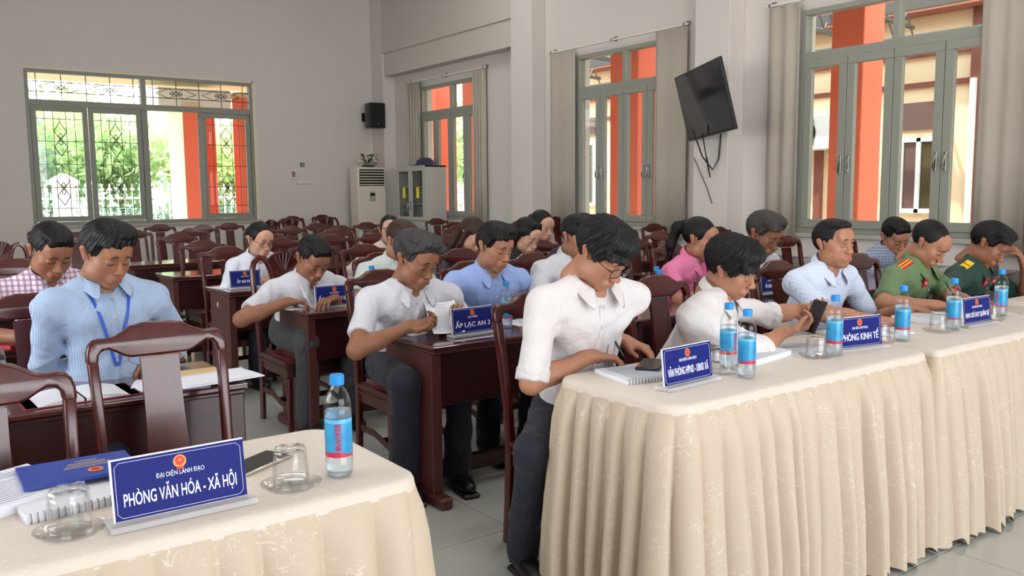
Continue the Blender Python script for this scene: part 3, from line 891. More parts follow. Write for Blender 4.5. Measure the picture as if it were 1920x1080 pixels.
for k in range(26):
    a = k * 1.7; L = .12 + .08 * ((k * 37) % 10) / 10
    c, s = math.cos(a), math.sin(a)
    MB().add([(.04 * c, .03 * s, .06), (L * c - .025 * s, L * .6 * s + .025 * c, .08 + .08 * (k % 3)), (L * 1.3 * c, L * .7 * s, .05 + .08 * (k % 3)), (L * c + .025 * s, L * .6 * s - .025 * c, .08 + .08 * (k % 3))], [(0, 1, 2, 3)]).build('leaf', fg_, fl_)

cb = empty('steel_cabinet', (7.5, 13.12, 0)); tag(cb, 'grey steel filing cabinet with two glazed doors in the far corner', 'cabinet')
cabm = mat('grey_steel_paint', srgb(176, 174, 168), .4, noise=(4, .03)); shelfdk = mat('dim_folders', srgb(120, 116, 116), .7, noise=(9, .35))
MB().box(0, .42, -.475, -.46, 0, 1.83, .003).box(0, .42, .46, .475, 0, 1.83, .003).box(.4, .42, -.46, .46, 0, 1.83).box(0, .42, -.475, .475, 1.8, 1.83, .003).box(0, .42, -.475, .475, 0, .1, .003).box(0.0, .42, -.46, .46, .86, .89).build('carcass', cabm, cb)
for zz in (1.17, 1.46): MB().box(.05, .4, -.46, .46, zz, zz + .018).build('shelf', cabm, cb)
for k in range(9):
    y = -.42 + k * .095
    MB().box(.08, .36, y, y + .07, .9, 1.13).box(.08, .36, y, y + .06, 1.2, 1.42).build('folder', shelfdk, cb)
for s in (-1, 1):
    d_ = empty('door', (0, s * .235, 0)); d_.parent = cb
    mb = MB()
    for (p, q, zl, zh) in ((-.23, -.17, .9, 1.8), (.17, .23, .9, 1.8), (-.17, .17, .9, .96), (-.17, .17, 1.74, 1.8)): mb.box(-.018, 0, p, q, zl, zh, .002)
    mb.build('door_frame', cabm, d_); MB().box(-.01, -.006, -.17, .17, .96, 1.74).build('pane', glass_m, d_)
    MB().box(-.014, -.011, -.05, .04, 1.28, 1.46).build('yellow_notice', mat('yellow_paper', srgb(232, 226, 60), .6, noise=(30, .03)), d_)
    lo_ = empty('lower_door', (0, s * .235, 0)); lo_.parent = cb
    MB().box(-.018, 0, -.23, .23, .11, .86, .004).build('door_panel', cabm, lo_)
    MB().tube([(-.02, -s * .19, 1.1), (-.05, -s * .19, 1.1), (-.05, -s * .19, 1.22), (-.02, -s * .19, 1.22)], .007, 6).build('handle', steel_m, d_, smooth=True)
MB().tube([(-.06, -.02, 1.18), (-.07, -.05, 1.1), (-.07, 0, 1.04), (-.07, .05, 1.1), (-.06, .02, 1.18)], .008, 6).build('lock_chain', steel_m, cb, smooth=True)
hp = MB().lathe([(0, .12), (.08, .115), (.13, .08), (.15, .03), (.16, .015), (.24, .004), (.24, 0), (0, 0)], 24); hp.v = [(x, y * 1.2, z * 1.15) for x, y, z in hp.v]
o = hp.build('cap_hat', mat('dark_purple_cloth', srgb(66, 52, 84), .85, noise=(9, .15)), None, smooth='all', loc=(7.72, 13.0, 1.831)); tag(o, 'dark purple round hat lying on the steel cabinet', 'hat')

sp = empty('wall_speaker', (7.54, 14.50, 2.78)); tag(sp, 'black loudspeaker box on a bracket high in the far corner', 'speaker')
MB().prism([(-.16, -.14), (.16, -.14), (.12, .14), (-.12, .14)], -.225, .225).build('cabinet', black_m, sp); bev(sp.children[0], .01)
MB().box(-.145, .145, -.155, -.142, -.21, .21, .006).build('grille', mat('speaker_grille', srgb(30, 30, 31), .8, noise=(200, .5)), sp)
MB().box(-.02, .02, .14, .4, -.03, .03, .004).box(-.05, .05, .385, .4, -.08, .08, .004).build('bracket', black_m, sp); MB().ball((0, -.157, -.16), .012, 8, 5).build('badge', steel_m, sp)
for (n_, x, z, w, h, lab) in (('thermostat_box', 6.27, 1.88, .15, .15, 'small grey control box right of the far window, upper'), ('switch_plate', 6.10, 1.71, .1, .17, 'white switch plate right of the far window, lower left'), ('cable_cover', 6.30, 1.57, .26, .05, 'thin white cable cover right of the far window, lowest')):
    r = empty(n_, (x, YB, z)); tag(r, lab, 'switch')
    MB().box(-w / 2, w / 2, -.03, 0, -h / 2, h / 2, .004).build('plate', white_m, r); MB().box(-w / 3, w / 3, -.038, -.03, -h / 4, h / 3, .003).build('button', dado_m if n_ != 'cable_cover' else white_m, r)
r = empty('switch_plate', (XR, 10.74, 1.53)); r.location.x = XR; tag(r, 'white switch plate on the pale wall left of the middle window', 'switch')
MB().box(-.012, 0, -.06, .06, -.13, .13, .003).build('plate', white_m, r)
for k in range(3): MB().box(-.018, -.012, -.03, .03, -.09 + k * .07, -.05 + k * .07, .002).build('button', dado_m, r)

# television
tvr = empty('television', (7.3, 6.43, 2.32)); tag(tvr, 'black flat television tilted on a swivel bracket beside the middle window', 'television')
yw, tl, rl, w_ = .468, .241, .037, 1.319
a_ = Vector((-math.sin(yw), -math.cos(yw), 0)); n_ = Vector((-math.cos(yw), math.sin(yw), 0)); u_ = Vector((0, 0, 1)) * math.cos(tl) + n_ * math.sin(tl)
a2 = a_ * math.cos(rl) + u_ * math.sin(rl); u2 = u_ * math.cos(rl) - a_ * math.sin(rl); n2 = a2.cross(u2)
if n2.dot(n_) < 0: n2 = -n2
tvr.matrix_world = Matrix(((a2.x, n2.x, u2.x, 7.3), (a2.y, n2.y, u2.y, 6.43), (a2.z, n2.z, u2.z, 2.32), (0, 0, 0, 1)))
hh = w_ * .565 / 2
MB().box(-w_ / 2, w_ / 2, -.035, 0, -hh, hh, .008).build('housing', black_m, tvr); MB().box(-.3, .3, -.075, -.03, -.2, .16, .01).build('back_cover', black_m, tvr)
MB().box(-w_ / 2 + .018, w_ / 2 - .018, 0, .003, -hh + .028, hh - .018).build('screen', mat('dark_screen', srgb(38, 38, 44), .07, spec=.8, noise=(2, .1)), tvr)
bk = MB(); bk.tube([(7.42, 6.50, 2.33), (7.58, 6.72, 2.33), (7.72, 6.66, 2.33)], .025, 6); bk.box(7.69, 7.71, 6.5, 6.82, 2.12, 2.55, .003)
o = bk.build('wall_bracket', black_m, tvr); o.matrix_parent_inverse = tvr.matrix_world.inverted()
cbm = MB(); cbm.tube([(7.36, 6.62, 2.05), (7.5, 6.6, 1.75), (7.62, 6.55, 1.6), (7.68, 6.52, 1.72), (7.69, 6.5, 2.0)], .009, 6); cbm.tube([(7.38, 6.5, 2.0), (7.55, 6.55, 1.6), (7.66, 6.62, 1.52), (7.69, 6.7, 1.75)], .007, 6)
tag(cbm.build('hanging_cable', black_m, None, smooth=True), 'black cables hanging in loops under the television', 'cable')
tag(MB().tube([(7.70, 6.9, 1.75), (7.70, 6.7, 1.4), (7.70, 6.62, 1.22)], .004, 5).build('thin_wire', black_m), 'thin dark wire running slantwise down the pilaster under the television', 'cable')


# ------------------------------------------------------------------ skirted tables
def damask(name, c1, c2):
    m = bpy.data.materials.new(name); m.use_nodes = True; t = m.node_tree; b = t.nodes['Principled BSDF']
    co = N(t, 'ShaderNodeTexCoord'); n = N(t, 'ShaderNodeTexNoise'); n.inputs['Scale'].default_value = 11; n.inputs['Detail'].default_value = 2; n.inputs['Distortion'].default_value = 2.2
    t.links.new(co.outputs['Object'], n.inputs['Vector'])
    a = mth(t, 'ABSOLUTE', mth(t, 'SUBTRACT', mth(t, 'FRACT', mth(t, 'MULTIPLY', n.outputs[0], 5.0)), .5))
    line = mth(t, 'LESS_THAN', a, .055)
    n2 = N(t, 'ShaderNodeTexNoise'); n2.inputs['Scale'].default_value = 7; t.links.new(co.outputs['Object'], n2.inputs['Vector'])
    msk = mth(t, 'MULTIPLY', line, mth(t, 'GREATER_THAN', n2.outputs[0], .5))
    t.links.new(mixrgb(t, mth(t, 'MULTIPLY', msk, .8), c1, c2), b.inputs['Base Color'])
    r = N(t, 'ShaderNodeMapRange'); r.inputs[3].default_value = .62; r.inputs[4].default_value = .38; t.links.new(msk, r.inputs[0]); t.links.new(r.outputs[0], b.inputs['Roughness'])
    bp = N(t, 'ShaderNodeBump'); bp.inputs['Strength'].default_value = .25; bp.inputs['Distance'].default_value = .002; t.links.new(msk, bp.inputs['Height']); t.links.new(bp.outputs[0], b.inputs['Normal'])
    b.inputs['Sheen Weight'].default_value = .15
    MATS[name] = m
    return m


cl_m = damask('cream_damask', srgb(190, 173, 152), srgb(206, 191, 172)); ct_m = damask('pale_damask_top', srgb(210, 197, 184), srgb(217, 205, 194))


def skirted_table(x0, x1, y0, y1, h, R, pitch, label, seed, flare=.05, sag=.0, group=None):
    rnd = random.Random(seed); cx, cy = (x0 + x1) / 2, (y0 + y1) / 2
    root = empty('skirted_table', (cx, cy, 0)); tag(root, label, 'table', group)
    path = []
    def seg(a, b):
        L = (Vector(b) - Vector(a)).length; n = max(2, int(L / .0055)); 
        for i in range(n): path.append((Vector(a).lerp(Vector(b), i / n), ((Vector(b) - Vector(a)).normalized())))
    def arc(c, a0):
        n = max(4, int(R * PI / 2 / .0055))
        for i in range(n):
            a = a0 + PI / 2 * i / n; path.append((Vector((c[0] + R * math.cos(a), c[1] + R * math.sin(a))), Vector((-math.sin(a), math.cos(a)))))
    hx, hy = (x1 - x0) / 2, (y1 - y0) / 2
    seg((-hx + R, -hy), (hx - R, -hy)); arc((hx - R, -hy + R), -PI / 2); seg((hx, -hy + R), (hx, hy - R)); arc((hx - R, hy - R), 0)
    seg((hx - R, hy), (-hx + R, hy)); arc((-hx + R, hy - R), PI / 2); seg((-hx, hy - R), (-hx, -hy + R)); arc((-hx + R, -hy + R), PI)
    n = len(path); s = [0]
    for i in range(1, n): s.append(s[-1] + (path[i][0] - path[i - 1][0]).length)
    tot = s[-1] + .0055; npl = max(3, int(tot / pitch)); ed = [k + rnd.uniform(-.22, .22) for k in range(npl)] + [npl + .0]; ed[0] = 0
    amp = [rnd.uniform(.7, 1.25) for _ in range(npl)]; bend = [rnd.uniform(-.3, .3) for _ in range(npl + 1)]
    # top with rounded edge
    rings = [(-min(.05, R * .8), h), (-min(.03, R * .5), h + .0002), (-.012, h - .001), (-.004, h - .005), (0, h - .013), (.003, h - .03)]
    vs = []; fs = []
    for off, z in rings:
        for (p, d) in path:
            nrm = Vector((d.y, -d.x)); q = p + nrm * off; sg = 0
            vs.append((q.x, q.y, z + sg * .3))
    for r_ in range(len(rings) - 1):
        for i in range(n): j = (i + 1) % n; fs.append((r_ * n + i, (r_ + 1) * n + i, (r_ + 1) * n + j, r_ * n + j)[::-1])
    vs.append((0, 0, h)); fs += [(len(vs) - 1, i, (i + 1) % n) for i in range(n)]
    MB().add(vs, fs).build('cloth_top', ct_m, root, smooth=True)
    zs = [h - .024, h - .045, h - .08, h - .14, h - .22, h - .32, h - .42, h - .52, h - .62, h - .70, .018]
    vs = []; fs = []
    for r_, z in enumerate(zs):
        f = (h - z) / h
        for i, (p, d) in enumerate(path):
            u = s[i] / tot * npl; u2 = u + (bend[int(u) % npl] * f * .5)
            k = 0
            while k < npl - 1 and ed[k + 1] < u2: k += 1
            w = (u2 - ed[k]) / max(.2, ed[k + 1] - ed[k]); w = min(max(w, 0), 1)
            pr = max(0.0, math.sin(PI * w ** 1.35)) ** .42 * (.72 + .28 * w)      # soft flat pleat with a narrow deep fold between
            a = amp[k] * (.03 + .045 * min(1, f * 1.5)) * pr + .006 * f * math.sin(u * 2.3 * PI)
            a *= min(1, max(0, h - .028 - z) / .07)
            nrm = Vector((d.y, -d.x)); q = p + nrm * (.0015 + a + flare * f ** 1.3 * (.8 + .2 * math.sin(u * .7)))
            zz = z + (.012 * math.sin(u * 2 * PI) + .008 * math.sin(u * 5) if r_ == len(zs) - 1 else 0)
            vs.append((q.x, q.y, max(zz, .006)))
    for r_ in range(len(zs) - 1):
        for i in range(n): j = (i + 1) % n; fs.append((r_ * n + i, (r_ + 1) * n + i, (r_ + 1) * n + j, r_ * n + j)[::-1])
    MB().add(vs, fs).build('pleated_skirt', cl_m, root, smooth='all')
    MB().box(-hx + .05, hx - .05, -hy + .05, hy - .05, h - .055, h - .03).build('board', deskdk_m, root)
    for a in (-1, 1):
        for b in (-1, 1): MB().box(a * (hx - .06) - .02, a * (hx - .06) + .02, b * (hy - .06) - .02, b * (hy - .06) + .02, 0, h - .035, .004).build('leg', deskdk_m, root)
    return root


TH_ = .76
skirted_table(-1.1, .935, 1.60, 2.13, TH_, .07, .105, 'near table under a cream pleated skirt, at the lower left', 3, .05)
TG = 'long row of skirted tables'
skirted_table(1.80, 3.22, 1.665, 2.23, TH_, .09, .078, 'first table of the long skirted row, its corner nearest the camera', 5, .035, .02, TG)
skirted_table(3.235, 4.80, 1.655, 2.24, TH_, .03, .075, 'second table of the long skirted row, behind the fold in the cloth', 8, .05, .012, TG)
skirted_table(4.815, 6.4, 1.66, 2.24, TH_, .03, .075, 'farthest table of the long skirted row, at the right picture edge', 9, .05, .01, TG)

# ------------------------------------------------------------------ things on the tables
blue_m = mat('name_plate_blue', srgb(30, 38, 112), .5, spec=.12, noise=(12, .06)); wl_m = mat('white_lettering', srgb(226, 228, 240), .5, noise=(50, .02)); acr_m = mat('milky_acrylic', srgb(222, 220, 222), .12, spec=.8, noise=(10, .03))
acb_m = mat('clear_acrylic_base', srgb(225, 224, 226), .08, spec=.8, alpha=.5, noise=(10, .03)); red_m = mat('emblem_red', srgb(205, 40, 30), .5, noise=(50, .05)); gold_m = mat('emblem_gold', srgb(226, 150, 50), .5, noise=(50, .08))


def emblem(parent, x, z, r, y=-.003, m1=None):
    e = MB(); e.prism([(x + r * math.cos(a * PI / 12), z + r * math.sin(a * PI / 12)) for a in range(24)], y, y - .0006, 'y'); er = e.build('emblem', gold_m, parent)
    e = MB(); e.prism([(x + r * .72 * math.cos(a * PI / 10), z + r * .08 + r * .72 * math.sin(a * PI / 10)) for a in range(20)], y - .0006, y - .0012, 'y'); e.build('emblem_field', red_m, er)
    pts = []
    for k in range(10): a = PI / 2 + k * PI / 5; q = r * (.34 if k % 2 == 0 else .14); pts.append((x + q * math.cos(a), z + r * .2 + q * math.sin(a)))
    e = MB(); e.prism(pts, y - .0012, y - .0018, 'y'); e.build('emblem_star', gold_m, er)
    e = MB(); e.box(x - r * .55, x + r * .55, y - .0006, y - .0016, z - r * 1.22, z - r * .86); e.box(x - r * .3, x + r * .3, y - .0012, y - .0017, z - r * .62, z - r * .3); e.build('emblem_ribbon', red_m, er)


def nameplate(x, y, rz, w, h, small, big, label, bs=.03, ss=.011, z=TH_, tilt=12):
    r = empty('name_plate', (x, y, z)); r.rotation_euler = (0, 0, rz); tag(r, label, 'name plate', 'blue table name plates')
    MB().box(-w / 2 - .012, w / 2 + .012, -.032, .032, 0, .013, .003).build('acrylic_base', acb_m, r)
    pl = empty('plate', (0, 0, .012)); pl.parent = r; pl.rotation_euler = (math.radians(-tilt), 0, 0)
    MB().box(-w / 2, w / 2, -.001, .004, 0, h, .001).build('acrylic_sheet', acr_m, pl)
    MB().box(-w / 2 + .004, w / 2 - .001, -.003, -.001, .002, h - .003).build('blue_panel', blue_m, pl)
    mb = MB(); a, b = w / 2 - .008, h - .008; c = .008
    loop = [(-a + c, .007), (a - c, .007), (a, .007 + c), (a, b - c), (a - c, b), (-a + c, b), (-a, b - c), (-a, .007 + c)]
    mb.tube([(p, -.0034, q) for p, q in loop], .0005, 4, closed=True); mb.build('border_line', wl_m, pl)
    emblem(pl, 0, h * .80, h * .105)
    for s_, sz, zz, nm in ((small, ss, h * .62, 'small_lettering'), (big, bs, h * .32, 'lettering')):
        if not s_: continue
        t_ = txt(s_, sz, nm, wl_m, pl, sx=1, bold=.0004 if sz > .015 else 0)
        wd = max(v.co.x for v in t_.data.vertices) - min(v.co.x for v in t_.data.vertices); tgt = w * (.84 if (sz > .015 and len(s_) > 10) else .36 if sz < .015 else .55); k = min(1.15, tgt / wd)
        for v in t_.data.vertices: v.co.x *= k
        t_.rotation_euler = (PI / 2, 0, 0); t_.location = (0, -.0036, zz)
    return r


def ang(p, q): return math.atan2(q[1] - p[1], q[0] - p[0])


p, q = onz(222, 1000, TH_), onz(468, 945, TH_)
nameplate((p.x + q.x) / 2, (p.y + q.y) / 2 + .02, ang(p, q), .252, .118, 'ĐẠI DIỆN LÃNH ĐẠO', 'PHÒNG VĂN HÓA - XÃ HỘI', 'nearest blue name plate reading PHÒNG VĂN HÓA - XÃ HỘI', .034, .0125, tilt=8)
p, q = onz(1252, 736, TH_), onz(1345, 713, TH_)
nameplate((p.x + q.x) / 2, (p.y + q.y) / 2 + .02, ang(p, q), .245, .118, 'ĐẠI DIỆN LÃNH ĐẠO', 'VĂN PHÒNG HĐND - UBND XÃ', 'blue name plate reading VĂN PHÒNG HĐND - UBND XÃ at the table corner', .034, .0125, tilt=6)
p, q = onz(1587, 662, TH_), onz(1655, 652, TH_)
nameplate((p.x + q.x) / 2, (p.y + q.y) / 2 + .02, ang(p, q) - .05, .235, .118, 'ĐẠI DIỆN LÃNH ĐẠO', 'PHÒNG KINH TẾ', 'blue name plate reading PHÒNG KINH TẾ on the long table', .036, .0125, tilt=6)
nameplate(3.98, 1.87, -.03, .24, .118, 'ĐẠI DIỆN LÃNH ĐẠO', 'BAN CHỈ HUY QUÂN SỰ', 'blue name plate before the officer in light green', .03, .0125, tilt=6)
nameplate(4.62, 1.87, -.02, .24, .118, 'ĐẠI DIỆN LÃNH ĐẠO', 'CÔNG AN XÃ', 'blue name plate at the right picture edge before the officer in dark green', .03, .0125, tilt=6)
ZD = .72
nameplate(2.20, 3.30, .06, .24, .118, 'ĐẠI DIỆN', 'ẤP LẠC AN 3', 'blue name plate reading ẤP LẠC AN 3 on the nearest aisle desk', .03, .0115, ZD, 6)
nameplate(2.12, 4.62, -.04, .24, .118, 'ĐẠI DIỆN', 'ẤP VĨNH TIẾM', 'blue name plate on the second row desk before the bowed man', .03, .0115, ZD, 6)
nameplate(2.06, 5.95, .0, .22, .118, 'ĐẠI DIỆN', 'ẤP AN HÒA', 'blue name plate on the third row desk before the woman with glasses', .03, .0115, ZD, 6)
nameplate(3.28, 3.42, .02, .2, .115, 'ĐẠI DIỆN', 'ẤP AN', 'blue name plate seen between the empty chairs right of the man tapping a phone', .03, .0115, ZD, 6)
nameplate(4.0, 4.72, .02, .2, .115, 'ĐẠI DIỆN', 'ẤP TÂN AN', 'blue name plate on a second row desk, behind the empty chairs', .03, .0115, ZD, 6)
nameplate(4.55, 3.42, .02, .2, .115, 'ĐẠI DIỆN', 'ẤP BÌNH AN', 'small blue name plate behind the man bending over his phone', .03, .0115, ZD, 6)

# bottles
pet_m = clear_m; water_m = bpy.data.materials.new('bottled_water'); water_m.use_nodes = True
t = water_m.node_tree; b_ = t.nodes['Principled BSDF']; b_.inputs['Base Color'].default_value = (.75, .86, .92, 1); b_.inputs['Transmission Weight'].default_value = .9; b_.inputs['Roughness'].default_value = .05; b_.inputs['IOR'].default_value = 1.2
n_ = N(t, 'ShaderNodeTexNoise'); n_.inputs['Scale'].default_value = 60; bp = N(t, 'ShaderNodeBump'); bp.inputs['Strength'].default_value = .4; t.links.new(n_.outputs[0], bp.inputs['Height']); t.links.new(bp.outputs[0], b_.inputs['Normal'])
cap_m = mat('blue_cap', srgb(40, 140, 214), .35, noise=(60, .05))
lab_m = bpy.data.materials.new('blue_bottle_label'); lab_m.use_nodes = True; t = lab_m.node_tree; b_ = t.nodes['Principled BSDF']
co = N(t, 'ShaderNodeTexCoord'); sp_ = N(t, 'ShaderNodeSeparateXYZ'); t.links.new(co.outputs['Object'], sp_.inputs[0]); n_ = N(t, 'ShaderNodeTexNoise'); n_.inputs['Scale'].default_value = 28; t.links.new(co.outputs['Object'], n_.inputs['Vector'])
bl = mixrgb(t, n_.outputs[0], srgb(16, 104, 172), srgb(60, 172, 214)); top_ = mth(t, 'GREATER_THAN', sp_.outputs[2], .125); bl = mixrgb(t, mth(t, 'MULTIPLY', top_, .5), bl, srgb(120, 200, 230))
rd = mth(t, 'LESS_THAN', mth(t, 'ADD', sp_.outputs[2], mth(t, 'MULTIPLY', mth(t, 'SINE', mth(t, 'MULTIPLY', sp_.outputs[0], 90.0)), .003)), .059); t.links.new(mixrgb(t, rd, bl, srgb(200, 45, 70)), b_.inputs['Base Color']); b_.inputs['Roughness'].default_value = .25
lr_m = mat('label_red', srgb(196, 40, 66), .3, noise=(60, .05))


def make_bottle():
    r = empty('water_bottle')
    MB().lathe([(0, .004), (.018, .001), (.027, .004), (.030, .012), (.0305, .045), (.029, .048), (.029, .135), (.0305, .138), (.030, .150), (.0285, .154), (.030, .160), (.0265, .178), (.018, .195), (.0125, .203), (.0125, .212)], 28).build('bottle_body', pet_m, r, smooth='all')
    MB().lathe([(0, .006), (.026, .007), (.0285, .014), (.0285, .046), (.0275, .05), (.0275, .134), (.0285, .14), (.028, .150), (.0, .152)], 20).build('water', water_m, r, smooth='all')
    MB().lathe([(.0296, .050), (.0298, .052), (.0298, .132), (.0296, .134)], 32).build('bottle_label', lab_m, r, smooth='all')
    cp = MB(); n = 40; pr = [(.0150, .206), (.0155, .209), (.0155, .226), (.0135, .2285), (0, .229)]; cp.lathe(pr, n)
    cp.v = [((x * (1 + (.02 if (i % 2) else 0))), (y * (1 + (.02 if (i % 2) else 0))), z) for i, (x, y, z) in enumerate(cp.v)]; cp.build('bottle_cap', cap_m, r, smooth=True)
    t_ = txt('BIWASE', .017, 'label_lettering', lr_m, r, bold=.0004)
    vs = [v.co.copy() for v in t_.data.vertices]
    for v, c in zip(t_.data.vertices, vs):   # runs up the label, bent round the bottle; the camera is towards -x-y
        a = math.radians(-118) - c.y * (-1) / .030; R_b = .0302 + c.z; v.co = (R_b * math.cos(a), R_b * math.sin(a), .095 + c.x)
    return r


bt = make_bottle()
BG = 'small water bottles with blue caps'
for i, (x, y, z, lab, rz) in enumerate([
    (.785, 1.715, TH_, 'nearest water bottle with blue cap, on the near white table', .1), (2.372, 1.955, TH_, 'rear one of the two water bottles standing together on the long table', .5), (2.29, 1.81, TH_, 'front one of the two water bottles standing together on the long table', 2),
    (2.845, 1.85, TH_, 'water bottle just left of the PHÒNG KINH TẾ name plate', 1), (3.335, 1.862, TH_, 'water bottle just right of the PHÒNG KINH TẾ name plate', 3), (3.76, 1.87, TH_, 'water bottle before the officer in light green', 4), (4.33, 1.93, TH_, 'rightmost water bottle, before the officer in dark green', 5),
    (.27, 3.08, ZD, 'water bottle half hidden by the chair at the left edge, on the dark desk', 2), (2.44, 3.37, ZD, 'water bottle behind the chair post, left of the man tapping a phone', 3), (3.42, 3.30, ZD, 'water bottle seen through the empty chair back on the second row desk', 1),
    (3.55, 3.45, ZD, 'water bottle half hidden behind the crest of the empty chair', 2), (5.05, 3.40, ZD, 'water bottle cap showing left of the checked shirt shoulder', 2), (2.36, 4.62, ZD, 'water bottle on the second row aisle desk', 0)]):
    if i: o = copy_tree(bt)
    else: o = bt
    o.location = (x, y, z); o.rotation_euler = (0, 0, rz if i else 0); tag(o, lab, 'bottle', BG)

# upturned tumblers on saucers
def make_glass():
    r = empty('upturned_tumbler')
    n = 32; mb = MB(); prof = [(.0385, .008), (.0385, .012), (.038, .03), (.036, .06), (.0345, .078), (.031, .0865), (.0, .0865)]; inner = [(0, .074), (.029, .074), (.0325, .066), (.034, .04), (.0362, .012), (.0362, .008), (.0385, .008)]
    mb.lathe(prof, n); mb.lathe(inner, n)
    mb.v = [(x * (1 + (.035 * math.cos(8 * math.atan2(y, x)) if z > .055 else 0)), y * (1 + (.035 * math.cos(8 * math.atan2(y, x)) if z > .055 else 0)), z) for x, y, z in mb.v]
    mb.build('tumbler', clear_m, r, smooth='all')
    return r


def make_saucer():
    return MB().lathe([(0, .003), (.038, .0035), (.05, .006), (.062, .013), (.0635, .0125), (.063, .011), (.052, .003), (.04, .0005), (0, .0005)], 36).build('glass_saucer', clear_m, None, smooth='all')


gg = make_glass(); ss_ = make_saucer()
for i, (x, y, z, lab) in enumerate([(.25, 1.72, TH_, 'at the left edge of the near table, before the papers'), (.672, 1.712, TH_, 'beside the water bottle on the near table'), (2.285, 1.905, TH_, 'behind the corner name plate of the long table'),
                                    (2.765, 1.87, TH_, 'left of the bottle at PHÒNG KINH TẾ'), (3.24, 1.90, TH_, 'between the PHÒNG KINH TẾ plate and the next bottle'), (3.67, 1.885, TH_, 'before the officer in light green'), (4.17, 1.90, TH_, 'nearest the officer in dark green')]):
    o = gg if i == 0 else copy_tree(gg); o.location = (x, y, z + .001); tag(o, 'upturned tumbler ' + lab, 'glass', 'upturned glasses')
    c = ss_ if i == 0 else copy_tree(ss_); c.location = (x, y, z); tag(c, 'glass saucer under the tumbler ' + lab, 'saucer', 'glass saucers')

# papers, notebooks, phones
pap_m = mat('white_paper', srgb(222, 224, 232), .7, noise=(30, .02)); ink_m = mat('grey_print', srgb(150, 154, 168), .7, noise=(60, .1)); wire_m = mat('spiral_wire', srgb(120, 118, 120), .35, metal=.8, noise=(50, .1))
bcov_m = mat('blue_folder_cover', srgb(48, 72, 160), .4, noise=(10, .08)); dred_m = mat('dark_red_cover', srgb(120, 30, 40), .45, noise=(12, .1)); kraft_m = mat('kraft_paper', srgb(214, 178, 128), .7, noise=(14, .05)); goldp_m = mat('gold_print', srgb(196, 176, 110), .5, noise=(50, .1))
pent_m = mat('pen_body', srgb(28, 28, 34), .3, noise=(50, .1)); phg_m = mat('phone_screen', srgb(32, 30, 32), .06, spec=.8, noise=(10, .1)); phm_m = mat('phone_metal_rim', srgb(190, 180, 166), .3, metal=.6, noise=(20, .03)); navyp_m = mat('navy_phone_case', srgb(28, 34, 52), .35, noise=(20, .05))


def sheet(x, y, z, w, d, rz, label, th=.0012, lines=14, m=None, curl=.004, name='paper_sheet', cat='paper', seed=1, spiral=False, group=None):
    r = empty(name, (x, y, z)); r.rotation_euler = (0, 0, rz); tag(r, label, cat, group); rn = random.Random(seed)
    nx, ny = 9, 9; vs = []; fs = []
    for layer in (0, 1):
        for j in range(ny):
            for i in range(nx):
                u, v = i / (nx - 1) - .5, j / (ny - 1) - .5
                vs.append((u * w, v * d, (th if layer else 0) + curl * (2 * abs(u)) ** 3 * (.5 + .5 * math.sin(v * 5 + seed)) + .0004))
    for layer in (0, 1):
        for j in range(ny - 1):
            for i in range(nx - 1):
                o_ = layer * nx * ny; q = (o_ + j * nx + i, o_ + j * nx + i + 1, o_ + (j + 1) * nx + i + 1, o_ + (j + 1) * nx + i); fs.append(q if layer else q[::-1])
    N_ = nx * ny; rim = [i for i in range(nx)] + [j * nx + nx - 1 for j in range(1, ny)] + [(ny - 1) * nx + i for i in range(nx - 2, -1, -1)] + [j * nx for j in range(ny - 2, 0, -1)]
    for a, b in zip(rim, rim[1:] + rim[:1]): fs.append((a, b, b + N_, a + N_))
    MB().add(vs, fs).build('page', m or pap_m, r, smooth=True)
    if lines:
        mb = MB()
        for k in range(lines):
            v = .42 - .84 * k / max(1, lines - 1); e = rn.uniform(.2, .38) if rn.random() < .3 else .4
            mb.box(-.4 * w, e * w, v * d - .0009, v * d + .0009, th + .0006, th + .0012)
        mb.build('printed_lines', ink_m, r)
    if spiral:
        mb = MB()
        for k in range(int(w / .012)):
            x_ = -w / 2 + .008 + k * .012; mb.tube([(x_, -d / 2 - .001, 0), (x_, -d / 2 - .006, th / 2), (x_, -d / 2 - .001, th + .004), (x_, -d / 2 + .005, th + .002)], .0012, 4)
        mb.build('spiral_binding', wire_m, r)
    return r


def phone(x, y, z, w, d, rz, label, m=navyp_m, sm=phg_m):
    r = empty('mobile_phone', (x, y, z)); r.rotation_euler = (0, 0, rz); tag(r, label, 'phone')
    MB().box(-w / 2, w / 2, -d / 2, d / 2, 0, .0085, .003).build('phone_body', m, r, smooth=True); MB().box(-w / 2 + .003, w / 2 - .003, -d / 2 + .003, d / 2 - .003, .0085, .0091).build('screen', sm, r)
    MB().box(-.008, .008, d / 2 - .01, d / 2 - .008, .0091, .0094).build('earpiece', black_m, r)
    return r


# near table
sheet(.13, 2.0, TH_, .31, .23, .35, 'loose stack of printed papers at the left edge of the near table', .022, 16, seed=3, curl=.01, name='paper_stack')
sheet(.315, 1.93, TH_, .27, .2, .1, 'spiral bound notebook lying under the blue folder', .016, 0, seed=4, curl=0, name='spiral_notebook', cat='notebook', spiral=True)
bf = empty('blue_folder', tuple(onz(146, 884, TH_ + .026))); bf.rotation_euler = (0.0, 0, -.02); bf.scale = (.74, .8, .9); tag(bf, 'blue hard cover booklet with gold print, behind the nearest name plate', 'folder')
MB().box(-.15, .15, -.1, .1, 0, .010, .002).build('cover', bcov_m, bf); MB().box(-.147, .15, -.098, .098, .0025, .0075).build('pages', pap_m, bf)
for k, (zz, L_) in enumerate(((.055, .05), (.035, .085), (.018, .10), (.0, .11))): MB().box(.03 - L_ * .6, .03 + L_ * .6, zz - .0022, zz + .0022, .010, .0106).build('gold_lettering', goldp_m, bf)
